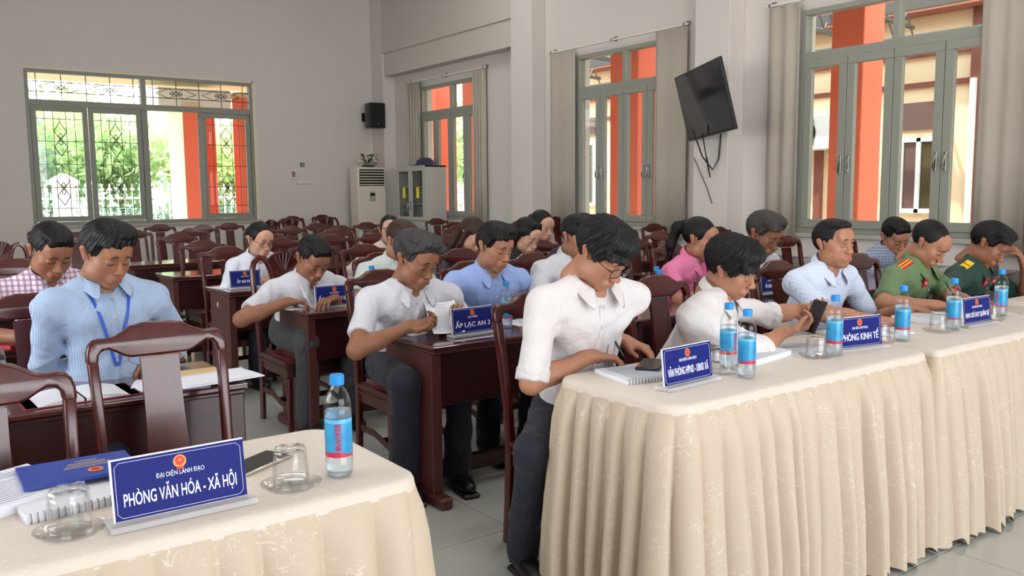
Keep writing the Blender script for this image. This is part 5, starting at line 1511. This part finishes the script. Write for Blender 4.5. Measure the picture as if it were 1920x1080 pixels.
def person(name_label, head, yaw=0, hp=20, hy=0, hr=0, s=1.06, lean=None, side=0, lh=None, rh=None, skin='tan', hair='side', hcol='black', fem=False, shirt=None, sleeve=.62,
           trousers=None, g=1, brows=True, eyes='down', glasses=None, legs=True, collar=True, full=1.0, fat=1.0, group=None, seat_z=.46, extra=None, vneck=.026, elbow=.5, tuck=True, collar_m=None, splay=None):
    """head: world position between the ears; angles in degrees; lh/rh: (world wrist, finger dir, palm dir, pose) as seen from the person"""
    yw = math.radians(yaw); Rz = rot('Z', yw)
    Hw = A3(head)
    # local frame: root on the floor under the pelvis, face towards -y
    hz = Hw[2] / 1.0
    RH = rot('Z', math.radians(hy)) @ rot('X', math.radians(hp)) @ rot('Y', math.radians(hr))
    pel_z = seat_z + .10 * s
    # neck base hangs below the head, nudged back
    nb_off = A3((0, .035 + .05 * math.sin(math.radians(hp)), -.130 * math.cos(math.radians(hp) * .6))) * s
    dz = hz + nb_off[2] - pel_z; Ls = .50 * s
    ln = math.sqrt(max(Ls * Ls - dz * dz - side * side, .0004)) if lean is None else lean
    ln = min(ln, .19)
    # in local coords the head sits at (side, -(ln) + nb.y ...)
    Hl = A3((side, -ln - nb_off[1], hz)); NB = Hl + nb_off; NB[0] = side * .9
    rootw = Hw - Rz @ A3((Hl[0], Hl[1], 0)); rootw[2] = 0
    loc = lambda w: Rz.T @ (A3(w) - rootw)
    root = empty('person', tuple(rootw), yw); tag(root, name_label, 'person', group)
    pel = A3((0, 0, pel_z)); up = NB - pel; L = np.linalg.norm(up); up /= L
    fwd = np.cross(np.array([-1., 0, 0]), up); fwd = -fwd if fwd[1] > 0 else fwd; lat = np.cross(up, fwd); lat = lat if lat[0] > 0 else -lat
    RT = np.stack([lat, -fwd, up], 1)
    sh_w = (.155 if fem else .178) * s
    SH = {k: NB + lat * k * sh_w - up * .062 * s for k in (-1, 1)}
    chest = pel + up * L * .70 + fwd * .01; belly = pel + up * L * .34 + fwd * .015 * fat
    # arms
    arm = {}
    for k, hd in ((1, lh), (-1, rh)):
        S_ = SH[k] + lat * k * .012
        if hd is None: hd = (rootw + Rz @ A3((k * .13, -(ln + .24), .768)), Rz @ A3((-k * .5, -1, 0)), (0, 0, -1), 'relax')
        Wl = loc(hd[0]); fd = Rz.T @ A3(hd[1]); pd = Rz.T @ A3(hd[2]); La, Lb = .285 * s, .25 * s
        v = Wl - S_; d = np.linalg.norm(v)
        if d > (La + Lb) * .985: Wl = S_ + v / d * (La + Lb) * .985; v = Wl - S_; d = np.linalg.norm(v)
        a_ = (La * La - Lb * Lb + d * d) / (2 * d); h_ = math.sqrt(max(La * La - a_ * a_, 0)); vn = v / d
        pole = A3((-1.0, .0, -.35) if k < 0 else (.5, .35, -.85)) if len(hd) < 5 else A3(hd[4]); pole -= vn * (pole @ vn); pole /= np.linalg.norm(pole)
        arm[k] = (S_, S_ + vn * a_ + pole * h_, Wl, fd, pd, hd[3])
    gl = {1: .0042, 2: .007, 3: .009}[g] * 1.0
    # body (skin): neck, torso core, arms, hands
    B = [ell(pel, (.13 * s, .10 * s, .09 * s), .05), cap(pel, chest, .085 * s, .1 * s, .06, sq=(fwd, .7)), cap(SH[-1], SH[1], .045 * s, .045 * s, .05), cap(NB - up * .05, NB, .07 * s, .06 * s, .04)]
    neck_t = Hl + RH @ (A3((0, .022, -.07)) * s)
    B += [cap(NB - up * .04, neck_t, (.050 if not fem else .043) * s, (.048 if not fem else .041) * s, .03)]
    grips = {}
    for k in (-1, 1):
        S_, E_, W_, fd, pd, ps = arm[k]; m_ = .85 if fem else 1
        B += [cap(S_, E_, .048 * s * m_, .038 * s * m_, .03), cap(E_, E_ + (W_ - E_) * .4, .039 * s * m_, .037 * s * m_, .02), cap(E_ + (W_ - E_) * .35, W_, .037 * s * m_, .025 * s * m_, .02)]
        hpz, grip, hf, hpv, ht = hand_prims(W_, fd, pd, -k if True else k, ps); grips[k] = (grip, hf, hpv, ht)
        if g < 3 or True: B += hpz
    ptsA = np.array([p[1] for p in B]); rr = np.array([p[2] for p in B]); lo = (ptsA - rr[:, None]).min(0) - .02; hi = (ptsA + rr[:, None]).max(0) + .02
    X, Q = mesh_sdf(lambda p: evalp(B, p), lo, hi, gl)
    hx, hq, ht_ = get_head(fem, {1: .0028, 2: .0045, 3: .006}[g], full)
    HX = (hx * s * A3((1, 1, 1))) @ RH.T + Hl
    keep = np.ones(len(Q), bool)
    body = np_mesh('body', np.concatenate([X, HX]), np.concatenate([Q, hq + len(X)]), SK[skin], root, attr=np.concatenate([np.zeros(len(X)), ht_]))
    # hair
    gx, gq = get_hair(hair, {1: .0032, 2: .005, 3: .007}[g])
    np_mesh('hair', (gx * s) @ RH.T + Hl, gq, HM[hcol], root)
    TH = lambda p: tuple(RH @ (A3(p) * s) + Hl)
    # eyebrows, lashes / open eyes
    if g < 3:
        for k in (-1, 1):
            pts = [(k * (.014 + .007 * i), 0, .0185 + (.004, .0065, .007, .005, .0005)[i]) for i in range(5)]
            pts = [(x, face_y(x, z, fem) - .0005, z) for x, _, z in pts]
            MB().tube([TH(p) for p in pts], [.0022 * s, .0034 * s, .0034 * s, .0028 * s, .001], 6, rx=[.001 * s] * 5, up=tuple(RH @ A3((0, -1, 0)))).build('eyebrow', brow_m, root, smooth=True)
            zz = (-.0075, -.0095, -.0105, -.0095, -.007) if eyes == 'down' else (-.0015, .0018, .003, .002, -.002)
            pts = [(k * (.018 + .0066 * i), zz[i]) for i in range(5)]
            pts = [(x, face_y(x, z, fem) - .0006, z) for x, z in pts]
            MB().tube([TH(p) for p in pts], .0015 * s, 5).build('eyelashes', brow_m, root, smooth=True)
            if eyes == 'open':
                y_ = face_y(k * .031, -.002, fem)
                mb = MB(); mb.ball((0, 0, 0), (.0112 * s, .004 * s, .0033 * s), 12, 8); mb.xf(Matrix.Translation(TH((k * .031, y_ + .0018, -.0025))) @ Matrix(RH.tolist()).to_4x4()); e_ = mb.build('eye', eyew_m, root, smooth='all')
                mb = MB(); mb.ball((0, 0, 0), (.004 * s, .002 * s, .0034 * s), 10, 6); mb.xf(Matrix.Translation(TH((k * .031 - .001, y_ - .0018, -.0022))) @ Matrix(RH.tolist()).to_4x4()); mb.build('iris', iris_m, e_, smooth='all')
    if glasses:
        gm = specs_m if glasses == 'dark' else specg_m; rw, rh_, th = (.026, .019, .0016) if glasses == 'dark' else (.025, .0155, .0009)
        gr = empty('spectacles'); gr.parent = root
        for k in (-1, 1):
            pts = []
            for i in range(16):
                a = 2 * PI * i / 16; c_, s__ = math.cos(a), math.sin(a); pts.append((k * .033 + rw * math.copysign(abs(c_) ** .7, c_), -.113 + .012 * abs(c_ * 1) * 0 + (abs(k * .033 + rw * c_) * .12), -.006 + rh_ * math.copysign(abs(s__) ** .7, s__)))
            MB().tube([TH(p) for p in pts], th * s, 6, closed=True).build('rim', gm, gr, smooth=True)
            lens = MB(); lens.add([TH(p) for p in pts], [tuple(range(16))]); lens.build('lens', clear_m, gr)
            MB().tube([TH((k * .059, -.106, .0)), TH((k * .075, -.06, .004)), TH((k * .082, .0, .006)), TH((k * .084, .02, -.008))], th * s, 6).build('temple_arm', gm, gr, smooth=True)
        MB().tube([TH((-.008, -.112, -.002)), TH((0, -.115, .0)), TH((.008, -.112, -.002))], th * s, 6).build('bridge', gm, gr)
    # shirt
    hs = seat_z - .01
    Sx = [cap(pel + A3((0, .0, .02)), belly, .125 * s * fat, .128 * s * fat, .06, sq=(fwd, .84)), cap(belly, chest, .128 * s * fat, .136 * s * (1 if not fem else .92), .07, sq=(fwd, .78)),
          cap(SH[-1] - up * .012, SH[1] - up * .012, .052 * s, .052 * s, .05), cap(chest + lat * .07 * s + up * .05, chest - lat * .07 * s + up * .05, .088 * s, .088 * s, .06)]
    if fem: Sx += [ell(chest + lat * k * .06 * s + fwd * .085 * s - up * .03, (.05 * s, .045 * s, .05 * s), .04) for k in (-1, 1)]
    for k in (-1, 1): Sx.append(cap(NB + lat * k * .04 * s + up * .012, SH[k], .048 * s, .05 * s, .04))
    TB = list(Sx)
    slv = []; hem = []
    for k in (-1, 1):
        S_, E_, W_, fd, pd, ps = arm[k]; m_ = .88 if fem else 1
        pr_ = []
        if sleeve <= 1: pr_ = [cap(S_, E_, .056 * s * m_, .054 * s * m_, .03)]; end = S_ + (E_ - S_) * sleeve; dr = (E_ - S_)
        else:
            f_ = sleeve - 1; pr_ = [cap(S_, E_, .056 * s * m_, .05 * s * m_, .03), cap(E_, W_, .052 * s * m_, .036 * s * m_, .03)]; end = E_ + (W_ - E_) * f_; dr = (W_ - E_)
            if f_ < .4: pr_ = pr_[:1] + [cap(E_, E_ + (W_ - E_) * (f_ + .1), .051 * s, .050 * s, .02)]
        slv.append((pr_, end, dr / np.linalg.norm(dr), k, S_, E_))
    nk = [cap(NB - up * .045 - fwd * 0, neck_t, .061 * s, .066 * s, .02)]
    if vneck: nk += [cap(NB + fwd * .085 * s + up * .012, NB + fwd * .125 * s - up * (vneck + .02), .032 * s, .010 * s, .02)]
    ph = random.random() * 9
    wsc = 1.7 if g < 3 else 1.2

    def FS(P):
        d = evalp(TB, P)
        for pr_, end, dr, k, S_, E_ in slv:
            if len(pr_) > 1: v = np.minimum(evalp(pr_[:1], P), np.maximum(evalp(pr_[1:], P), (P - end) @ dr))
            else: v = np.maximum(evalp(pr_, P), (P - end) @ dr)
            if .9 < sleeve < 1.5:   # rolled cuff
                tt = (P - end) @ dr; v = v - .006 * ((tt > -.04) & (tt < 0.0) & (((P - end) ** 2).sum(1) < .01))
            h = np.clip(.5 + .5 * (d - v) / .035, 0, 1); d = d + (v - d) * h - .035 * h * (1 - h)
        u, w, q = P @ lat, P @ up, P @ fwd
        # hanging folds: long diagonal creases, stronger at waist, elbows and armpits
        wr = (1 - 2 * np.abs(np.sin(17 * u + 5 * np.sin(9 * w + ph) + ph))) * np.sin(13 * w + 7 * u * np.sign(u) + ph * 2) * .5 + np.sin(58 * w + 26 * np.abs(u) + 5 * np.sin(15 * u + ph)) * .33
        amp = .0035 + .004 * np.exp(-((w - (pel @ up) - .09) / .07) ** 2)
        for pr_, end, dr, k, S_, E_ in slv:
            dd = np.sqrt(((P - E_) ** 2).sum(1)); amp = amp + .0045 * np.exp(-(dd / .08) ** 2); dd = np.sqrt(((P - (S_ - up * .07 - lat * k * .03)) ** 2).sum(1)); amp = amp + .0035 * np.exp(-(dd / .07) ** 2)
        d = d + np.minimum(wr * amp * wsc, .0035)
        for p in nk: v = -p[0](P); h = np.clip(.5 - .5 * (d - v) / .008, 0, 1); d = d + (v - d) * h + .008 * h * (1 - h)
        d = np.maximum(d, (pel_z - (.02 if tuck else .09) - .0) - P[:, 2])
        return d
    allp = TB + [q_ for x_ in slv for q_ in x_[0]]
    ptsA = np.array([p[1] for p in allp]); rr = np.array([p[2] for p in allp]); lo = (ptsA - rr[:, None]).min(0) - .02; hi = (ptsA + rr[:, None]).max(0) + .02
    X, Q = mesh_sdf(FS, lo, hi, {1: .0058, 2: .008, 3: .011}[g])
    sh = np_mesh('shirt', X, Q, shirt, root)

    def front(x, t):
        """point of the shirt front at side offset x and height t (0 pelvis .. 1 neck base)"""
        o_ = pel + up * (L * t) + lat * x; ts = np.linspace(.26, 0, 90); P = o_ + ts[:, None] * fwd; d = FS(P); i = np.argmax(d < 0)
        return P[i] if d.min() < 0 else None
    # collar
    if collar:
        cm = collar_m or shirt; n = 22; vs = []; fs = []
        ax = (neck_t - NB); ax /= np.linalg.norm(ax); ax = (ax + up) / 2; ax /= np.linalg.norm(ax)
        c0 = NB + up * .022 * s + fwd * .004; sx_ = lat; sy_ = fwd
        for i in range(n + 1):
            a = math.radians(-155 + 310 * i / n) ; fr = -math.cos(a)  # 0 at back
            dirv = sx_ * math.sin(a) - sy_ * math.cos(a); e = abs(a) / math.radians(155)
            r1 = .072 * s; st = c0 + dirv * (r1 - .002) + ax * (.018 - .026 * e ** 3) * s; tp = c0 + dirv * (r1 + .002) + ax * (.056 - .056 * e ** 1.6) * s - fwd * 0
            spread = .022 + .03 * e ** 4; low = c0 + dirv * (r1 + spread * s) + ax * (-.002 - .05 * e ** 2.2) * s + fwd * (.012 * e ** 3)
            if e > .9: low = low + fwd * .012 - up * .012
            vs += [st, tp, low]
        for i in range(n):
            for j in range(2): fs.append((3 * i + j, 3 * i + 3 + j, 3 * i + 4 + j, 3 * i + 1 + j))
        o = MB().add(vs, fs).build('collar', cm, root, smooth='all'); sm = o.modifiers.new('thick', 'SOLIDIFY'); sm.thickness = .004; sm.offset = 0; sb = o.modifiers.new('s', 'SUBSURF'); sb.levels = 1; sb.render_levels = 1
    if g < 3 and collar:
        pts = []; 
        for t_ in np.linspace(.93, .18, 12):
            q = front(0, t_)
            if q is not None: pts.append(tuple(q + fwd * .0015))
        if len(pts) > 3:
            MB().tube(pts, .014 * s, 6, rx=.0028, up=tuple(fwd)).build('placket', shirt, root, smooth='all')
            for t_ in (.80, .64, .48, .32):
                q = front(0, t_)
                if q is not None: MB().ball(tuple(q + fwd * .005), (.005, .003, .005), 8, 5).build('button', button_m, root, smooth='all')
        if not fem:
            q = [front(.045 * s, .66), front(.125 * s, .66), front(.125 * s, .46), front(.085 * s, .42), front(.045 * s, .46)]
            if all(v is not None for v in q):
                o = MB().add([tuple(v + fwd * .003) for v in q], [tuple(range(5))]).build('pocket', shirt, root); sm = o.modifiers.new('t', 'SOLIDIFY'); sm.thickness = .003
    if legs:
        tm = trousers or navy_m; TP = [ell(pel - A3((0, 0, .02)), (.15 * s * fat, .125 * s, .095 * s), .05), ell(pel + A3((0, .0, .05)), (.132 * s * fat, .11 * s * fat, .06 * s), .04)]
        for k in (-1, 1):
            hipj = A3((k * .085 * s, -.03, pel_z - .03)); kn = A3((k * .125 * s, -.42 * s, max(pel_z - .03, .5))); an = A3((k * .12 * s, -.38 * s, .09))
            if splay and k < 0: kn = A3((-splay[0], -splay[1], kn[2] - .03)); an = A3((-splay[2], -splay[3], .09))
            TP += [cap(hipj, kn, .088 * s, .064 * s, .04), cap(kn, an, .062 * s, .05 * s, .03), cap(kn + (an - kn) * .6, an, .054 * s, .056 * s, .03)]
            # shoe
            sd = MB(); fx, fy = an[0], an[1] - .06 * s
            sd.ball((fx, fy, .045), (.043, .125, .042), 14, 8); sd.v = [(x, y, max(z, .022)) for x, y, z in sd.v]; so = sd.build('shoe', shoe_m, root, smooth='all')
            MB().box(fx - .042, fx + .042, fy - .12, fy + .118, .002, .024, .01).build('sole', black_m, so)

        def FT(P):
            d = evalp(TP, P); return d + .004 * np.sin(40 * P[:, 2] + 12 * np.sin(P[:, 0] * 30 + P[:, 1] * 9)) * np.sin(P[:, 1] * 22 + ph)
        X, Q = mesh_sdf(FT, (-.40 * s, -.52 * s, .03), (.26 * s, .17 * s, pel_z + .13), {1: .009, 2: .011, 3: .014}[g])
        np_mesh('trousers', X, Q, tm, root)
        if tuck and g < 3:
            wz = pel_z + .045; pts = []
            for i in range(20): a = 2 * PI * i / 20; pts.append((.134 * s * fat * math.cos(a), .112 * s * fat * math.sin(a) - .01, wz))
            MB().tube(pts, .004, 4, closed=True, rx=.017, up=(0, 0, 1)).build('belt', shoe_m, root)
    info = dict(root=root, grips=grips, front=front, up=up, fwd=fwd, lat=lat, SH=SH, NB=NB, toworld=lambda p: Rz @ A3(p) + rootw, s=s, arm=arm, Hl=Hl, TH=TH, pel=pel, L=L, arms=arm)
    if extra: extra(info)
    return info


# ------------------------------------------------------------------ the people
def held_pen(i, k, label, tip=None, c=None):
    g, hf, hp_, ht = i['grips'][k]; g = i['toworld'](g)
    tip = A3((g[0] + .01, g[1] - .012, tip)); up_ = A3((-.25, .45, .85)) if k < 0 else A3((.2, .45, .85)); up_ /= np.linalg.norm(up_)
    r = empty('pen', tuple(tip)); tag(r, label, 'pen', 'pens held in hands'); e = up_ * .14
    MB().tube([(0, 0, 0), tuple(up_ * .012), tuple(up_ * .02), tuple(up_ * .13), tuple(e)], [.0008, .003, .0042, .0042, .003], 8).build('barrel', c or pent_m, r, smooth=True)
    MB().tube([tuple(up_ * .09 + A3((.005, -.003, 0))), tuple(up_ * .135 + A3((.004, -.002, 0)))], .0012, 5).build('clip', steel_m, r)


WHITE = cloth('white_shirt_cloth', srgb(206, 207, 216)); WHITE2 = cloth('warm_white_shirt_cloth', srgb(212, 207, 208)); 
P1S = cloth('blue_striped_cloth', srgb(142, 164, 196), ('stripe', .006, srgb(172, 190, 216), .45))
P2S = cloth('purple_checked_cloth', srgb(226, 214, 228), ('check', .024, srgb(70, 50, 110), .4, srgb(150, 60, 100)))
P6S = cloth('light_blue_cloth', srgb(146, 170, 224)); P9S = cloth('small_checked_cloth', srgb(208, 218, 236), ('check', .0105, srgb(140, 156, 196), .3))
P10S = cloth('olive_green_uniform', srgb(98, 124, 84)); P11S = cloth('dark_green_uniform', srgb(20, 58, 48)); P12S = cloth('grey_plaid_cloth', srgb(164, 174, 198), ('check', .022, srgb(84, 96, 130), .45))
P3S = cloth('pale_lilac_cloth', srgb(216, 218, 232)); P14S = cloth('pink_floral_cloth', srgb(226, 122, 168)); P15S = cloth('black_cloth', srgb(22, 20, 24)); P17S = cloth('charcoal_blazer', srgb(46, 52, 56)); P18S = cloth('beige_blazer', srgb(206, 190, 178)); P19S = cloth('pale_mint_cloth', srgb(206, 216, 214)); P16S = cloth('dusty_pink_cloth', srgb(190, 130, 140)); P21S = cloth('dark_navy_cloth', srgb(34, 36, 52))
strap_m = mat('blue_lanyard', srgb(36, 84, 190), .5, noise=(60, .05)); redtab_m = mat('red_collar_tab', srgb(206, 26, 44), .5, noise=(40, .05)); goldb_m = mat('gold_shoulder_board', srgb(226, 198, 40), .5, noise=(50, .08)); white_tab = mat('white_mark', srgb(230, 226, 226), .4, noise=(50, .02))
HOLD = (0, 0, -1)


def lanyard(i):
    for k in (-1, 1):
        pts = [tuple(i['NB'] + i['lat'] * k * .055 + i['up'] * .045 + i['fwd'] * .03)]
        for x, t_ in ((.07, .985), (.062, .93), (.045, .8), (.028, .66), (.012, .5), (.004, .44)):
            q = i['front'](k * x, t_)
            if q is not None: pts.append(tuple(q + i['fwd'] * .007))
        MB().tube(pts, .0065, 6, rx=.0012, up=tuple(i['fwd'])).build('lanyard', strap_m, i['root'], smooth=True)


def tabs(board, bars, chest_tag=True):
    def f(i):
        for k in (-1, 1):
            q = i['front'](k * .062, .90)
            if q is not None:
                m = Matrix([list(i['lat']), list(-i['fwd']), list(i['up'])]).transposed().to_4x4(); a = Matrix.Translation(tuple(q + i['fwd'] * .012)) @ m @ Matrix.Rotation(k * .35, 4, 'Y')
                mb = MB(); mb.box(-.02, .02, -.003, .002, -.03, .03, .002); mb.xf(a); t1 = mb.build('collar_tab', redtab_m, i['root'])
                mb = MB(); mb.box(-.009, .009, -.006, -.003, -.002, .002); mb.box(-.002, .002, -.006, -.003, -.009, .009); mb.xf(a @ Matrix.Rotation(.78, 4, 'Y')); mb.build('tab_mark', white_tab, t1)
            S_ = i['SH'][k]; b = S_ - i['lat'] * k * .035 + i['up'] * .074
            m = Matrix([list(i['lat'] * k), list(-i['fwd']), list(i['up'])]).transposed().to_4x4(); a = Matrix.Translation(tuple(b)) @ m @ Matrix.Rotation(.42, 4, 'Y')
            mb = MB(); mb.box(-.045, .05, -.022, .022, -.012, .006, .002); mb.xf(a); t1 = mb.build('shoulder_board', board, i['root'])
            mb = MB()
            for u in bars: mb.box(-.045 if len(bars) == 2 else u - .004, .05 if len(bars) == 2 else u + .004, (u - .003) if len(bars) == 2 else -.02, (u + .003) if len(bars) == 2 else .02, .006, .0075)
            mb.xf(a); mb.build('rank_bar', goldb_m if board is redtab_m else redtab_m, t1)
        q = i['front'](-.08, .68)
        if q is not None and chest_tag:
            m = Matrix([list(i['lat']), list(-i['fwd']), list(i['up'])]).transposed().to_4x4(); a = Matrix.Translation(tuple(q + i['fwd'] * .004)) @ m
            mb = MB(); mb.box(-.035, .035, -.003, .001, -.009, .009, .001); mb.xf(a); t1 = mb.build('chest_name_tag', black_m, i['root'])
            mb = MB(); mb.box(-.03, .03, -.0036, -.003, -.0012, .0012); mb.xf(a); mb.build('tag_print', white_tab, t1)
    return f


def lapels(m):
    def f(i):
        for k in (-1, 1):
            pts = []
            for x, t_ in ((.05, .97), (.058, .88), (.05, .76), (.03, .62), (.008, .5)):
                q = i['front'](k * x, t_)
                if q is not None: pts.append(tuple(q + i['fwd'] * .006))
            if len(pts) > 2: MB().tube(pts, .016, 6, rx=.004, up=tuple(i['fwd'])).build('lapel', m, i['root'], smooth='all')
    return f


H = {}
def hpos(px, py, Y): return tuple(ony(px, py, Y))


i1 = person('man in a blue striped long sleeved shirt with a blue lanyard, writing in a notebook', hpos(197, 476, 3.38), 6, 20, 17, 3, 0.95, g=1, skin='brown', hair='side', shirt=P1S, sleeve=1.9,
            rh=(onz(205, 668, .768), (.85, -.45, -.12), (.15, -.3, -1), 'write'), lh=(onz(318, 668, .77), (-.85, -.4, -.05), (0, 0, -1), 'relax'), extra=lanyard)
held_pen(i1, -1, 'dark pen in the hand of the man with the blue lanyard', ZD + .022)
person('man in a purple and white checked shirt, head bowed, at the left edge', hpos(95, 470, 4.55), 0, 30, 14, 2, 1.08, g=1, skin='brown', hair='crew', shirt=P2S, sleeve=.75,
       rh=(onz(42, 632, .77), (.8, -.5, -.05), (0, 0, -1), 'relax'), lh=(onz(150, 612, .77), (-.8, -.5, 0), (0, 0, -1), 'relax'))
person('woman with dark rimmed glasses and tied back hair in a pale shirt', hpos(487, 450, 6.1), 4, 14, 8, 4, 1.02, g=2, skin='light', fem=True, hair='bun', shirt=P3S, sleeve=.7, glasses='dark', trousers=navy_m,
       rh=(onz(462, 524, .765), (1, -.15, 0), (0, 0, -1), 'relax'), lh=(onz(508, 520, .77), (-.7, -.7, 0), (0, 0, -1), 'relax'), tuck=False)
i4 = person('bowed man in a white short sleeved shirt writing at the second row aisle desk', hpos(586, 484, 4.78), 0, 34, 6, 2, 1.1, g=1, skin='brown', hair='crew', shirt=WHITE, sleeve=.72, trousers=greyt_m,
            rh=(onz(540, 566, .765), (.95, -.25, -.05), (.1, -.2, -1), 'write'), lh=(onz(628, 560, .77), (-.8, -.5, 0), (0, 0, -1), 'relax'), tuck=False)
held_pen(i4, -1, 'pen in the hand of the bowed man in white', ZD + .008, white_tab)
i5 = person('man with thin glasses and wavy greying hair in white, reading a sheet', hpos(779, 486, 3.5), -10, 22, 24, 2, 1.06, g=1, skin='brown', hair='wave', hcol='grey', shirt=WHITE, sleeve=.72, glasses='thin',
            rh=(onz(768, 612, .775), (.95, -.3, .05), (.1, -.5, .6), 'hold'), lh=(onz(868, 598, .78), (-.8, -.5, .2), (0, -.4, .8), 'hold'))
hs_ = sheet(0, 0, 0, .15, .20, 0, 'grey looking printed sheet held up by the man with thin glasses', .0012, 16, seed=31, curl=.012)
hs_.location = tuple(onz(832, 596, .80)); hs_.rotation_euler = (math.radians(38), math.radians(0), math.radians(-14))
person('man in a light blue shirt looking down, hair combed back', hpos(926, 463, 3.72), -8, 15, 18, 4, 1.02, g=1, skin='tan', hair='side', shirt=P6S, sleeve=.8, lh=(onz(975, 560, .80), (-.3, -.9, 0), (0, 0, -1), 'write'), rh=(onz(880, 600, .77), (.9, -.3, 0), (0, 0, -1), 'relax'))
i7 = person('young man with dark rimmed glasses and rolled white sleeves, tapping a phone', hpos(1128, 474, 2.2), -12, 36, 24, 0, 0.97, g=1, skin='tan', hair='bowl', shirt=WHITE2, sleeve=.97, glasses='dark',
            rh=(onz(1108, 668, .805), (.92, -.35, -.12), (.05, -.2, -1), 'type'), lh=(onz(1172, 640, .81), (.35, -.9, -.22), (0, -.2, -1), 'type', (.1, .6, -.8)), lean=.2, splay=(.25, .22, .235, .10))
held_pen(i7, -1, 'black pen between the fingers of the man tapping a phone', TH_ + .03)
i8 = person('young man in white with thick black hair, bending over a phone in his hands', hpos(1370, 500, 2.16), 22, 24, 4, -14, 0.97, g=1, skin='tan', hair='bowl', shirt=WHITE2, sleeve=1.16,
            rh=(onz(1470, 622, .82), (.92, -.35, .12), (.25, .1, .9), 'hold'), lh=(onz(1545, 580, .85), (-.55, -.7, -.1), (-.3, .1, .9), 'hold'))
hp_ = phone(0, 0, 0, .068, .138, 0, 'black phone held up in both hands above the long table', navyp_m); q_ = onz(1528, 594, .875); nn = Vector((-.80, .05, .42)).normalized(); yy = Vector((.35, -.1, 1)); yy = (yy - nn * yy.dot(nn)).normalized(); xx = yy.cross(nn); hp_.matrix_world = Matrix(((xx.x, yy.x, nn.x, q_.x), (xx.y, yy.y, nn.y, q_.y), (xx.z, yy.z, nn.z, q_.z), (0, 0, 0, 1)))
person('man in a small checked light shirt looking up to the right', hpos(1562, 457, 2.48), -6, 0, 0, 0, 0.98, g=1, skin='tan', hair='short', shirt=P9S, sleeve=.8, eyes='open', full=1.1, fat=1.12,
       rh=(onz(1655, 604, .78), (.95, -.3, 0), (0, -.3, -1), 'write'), lh=(onz(1700, 575, .80), (.1, -1, -.1), (0, 0, -1), 'relax'))
i10 = person('officer in a light green uniform with red collar tabs, head bowed, writing', hpos(1742, 456, 2.42), 4, 36, 2, 0, 1.0, g=1, skin='tan', hair='receding', shirt=P10S, sleeve=.85, extra=tabs(redtab_m, (-.009, .009)),
             rh=(onz(1755, 572, .79), (.85, -.5, -.05), (0, -.2, -1), 'write'), lh=(onz(1835, 575, .78), (-.7, -.7, 0), (0, 0, -1), 'relax'))
held_pen(i10, -1, 'pen in the hand of the officer in light green', TH_ + .022)
h11 = hpos(1853, 458, 2.38)
person('officer in a dark green uniform with yellow shoulder boards, resting his forehead on his hand', h11, 6, 34, 4, 4, 1.02, g=1, skin='brown', hair='side', shirt=P11S, sleeve=.85, extra=tabs(goldb_m, (.0,)), fat=1.08,
       lh=((h11[0] + .13, h11[1] - .15, h11[2] - .13), (-.45, .25, 1), (-.4, .9, -.1), 'relax', (.35, -1, -.9)), rh=(onz(1825, 566, .79), (.8, -.6, 0), (0, 0, -1), 'relax'))
person('man in a grey plaid shirt bowing his head behind the two officers', hpos(1678, 442, 3.75), 0, 30, -25, -8, 1.2, g=2, skin='tan', hair='crew', shirt=P12S, sleeve=.8)
person('grey haired older man with thin glasses in a white shirt, reading behind the long table', hpos(1430, 438, 3.72), 0, 26, 6, 0, 1.2, g=2, skin='brown', hair='side', hcol='grey', shirt=WHITE, sleeve=.75, glasses='thin')
person('woman in a pink floral blouse with a black pony tail', hpos(1312, 448, 3.65), 10, 14, 10, 0, 1.08, g=2, skin='tan', fem=True, hair='pony', shirt=P14S, sleeve=.8)
person('young woman with glasses and a fringe in a black top', hpos(987, 442, 5.0), 0, 24, 8, 3, 1.04, g=2, skin='light', fem=True, hair='long', shirt=P15S, sleeve=.6, glasses='thin', collar=False, vneck=.06)
person('woman in dusty pink partly hidden behind the young woman in black', hpos(1016, 424, 6.1), 0, 14, 4, 0, 1.14, g=3, skin='light', fem=True, hair='bun', shirt=P16S, sleeve=.8, collar=False)
person('woman with long brown hair in a charcoal blazer, behind the light blue shirt', hpos(886, 441, 5.35), 0, 22, 20, 8, 1.06, g=2, skin='light', fem=True, hair='long', hcol='brown', shirt=P17S, sleeve=1.9, extra=lapels(P17S))
person('woman with hair pulled back in a beige blazer, facing the camera', hpos(731, 432, 6.55), -18, 0, -10, 0, 1.05, g=2, skin='light', fem=True, hair='bun', shirt=P18S, sleeve=1.9, eyes='open', extra=lapels(P18S))
person('person with brown hair in a pale mint shirt hidden behind the man with thin glasses', hpos(752, 452, 5.0), 0, 26, 14, 0, 1.12, g=3, skin='tan', hair='crew', hcol='brown', shirt=P19S, sleeve=.8)
person('man in white partly hidden behind the young man tapping a phone', hpos(1082, 444, 3.7), 0, 16, 6, 0, 1.02, g=2, skin='tan', hair='crew', shirt=WHITE, sleeve=.8)
person('dark haired person farther back, almost hidden behind the young man tapping a phone', hpos(1094, 432, 5.2), 0, 14, 10, 0, 1.1, g=3, skin='tan', hair='crew', shirt=P21S, sleeve=.8)
for o in list(bpy.data.objects):
    if 'used' in o: del o['used']
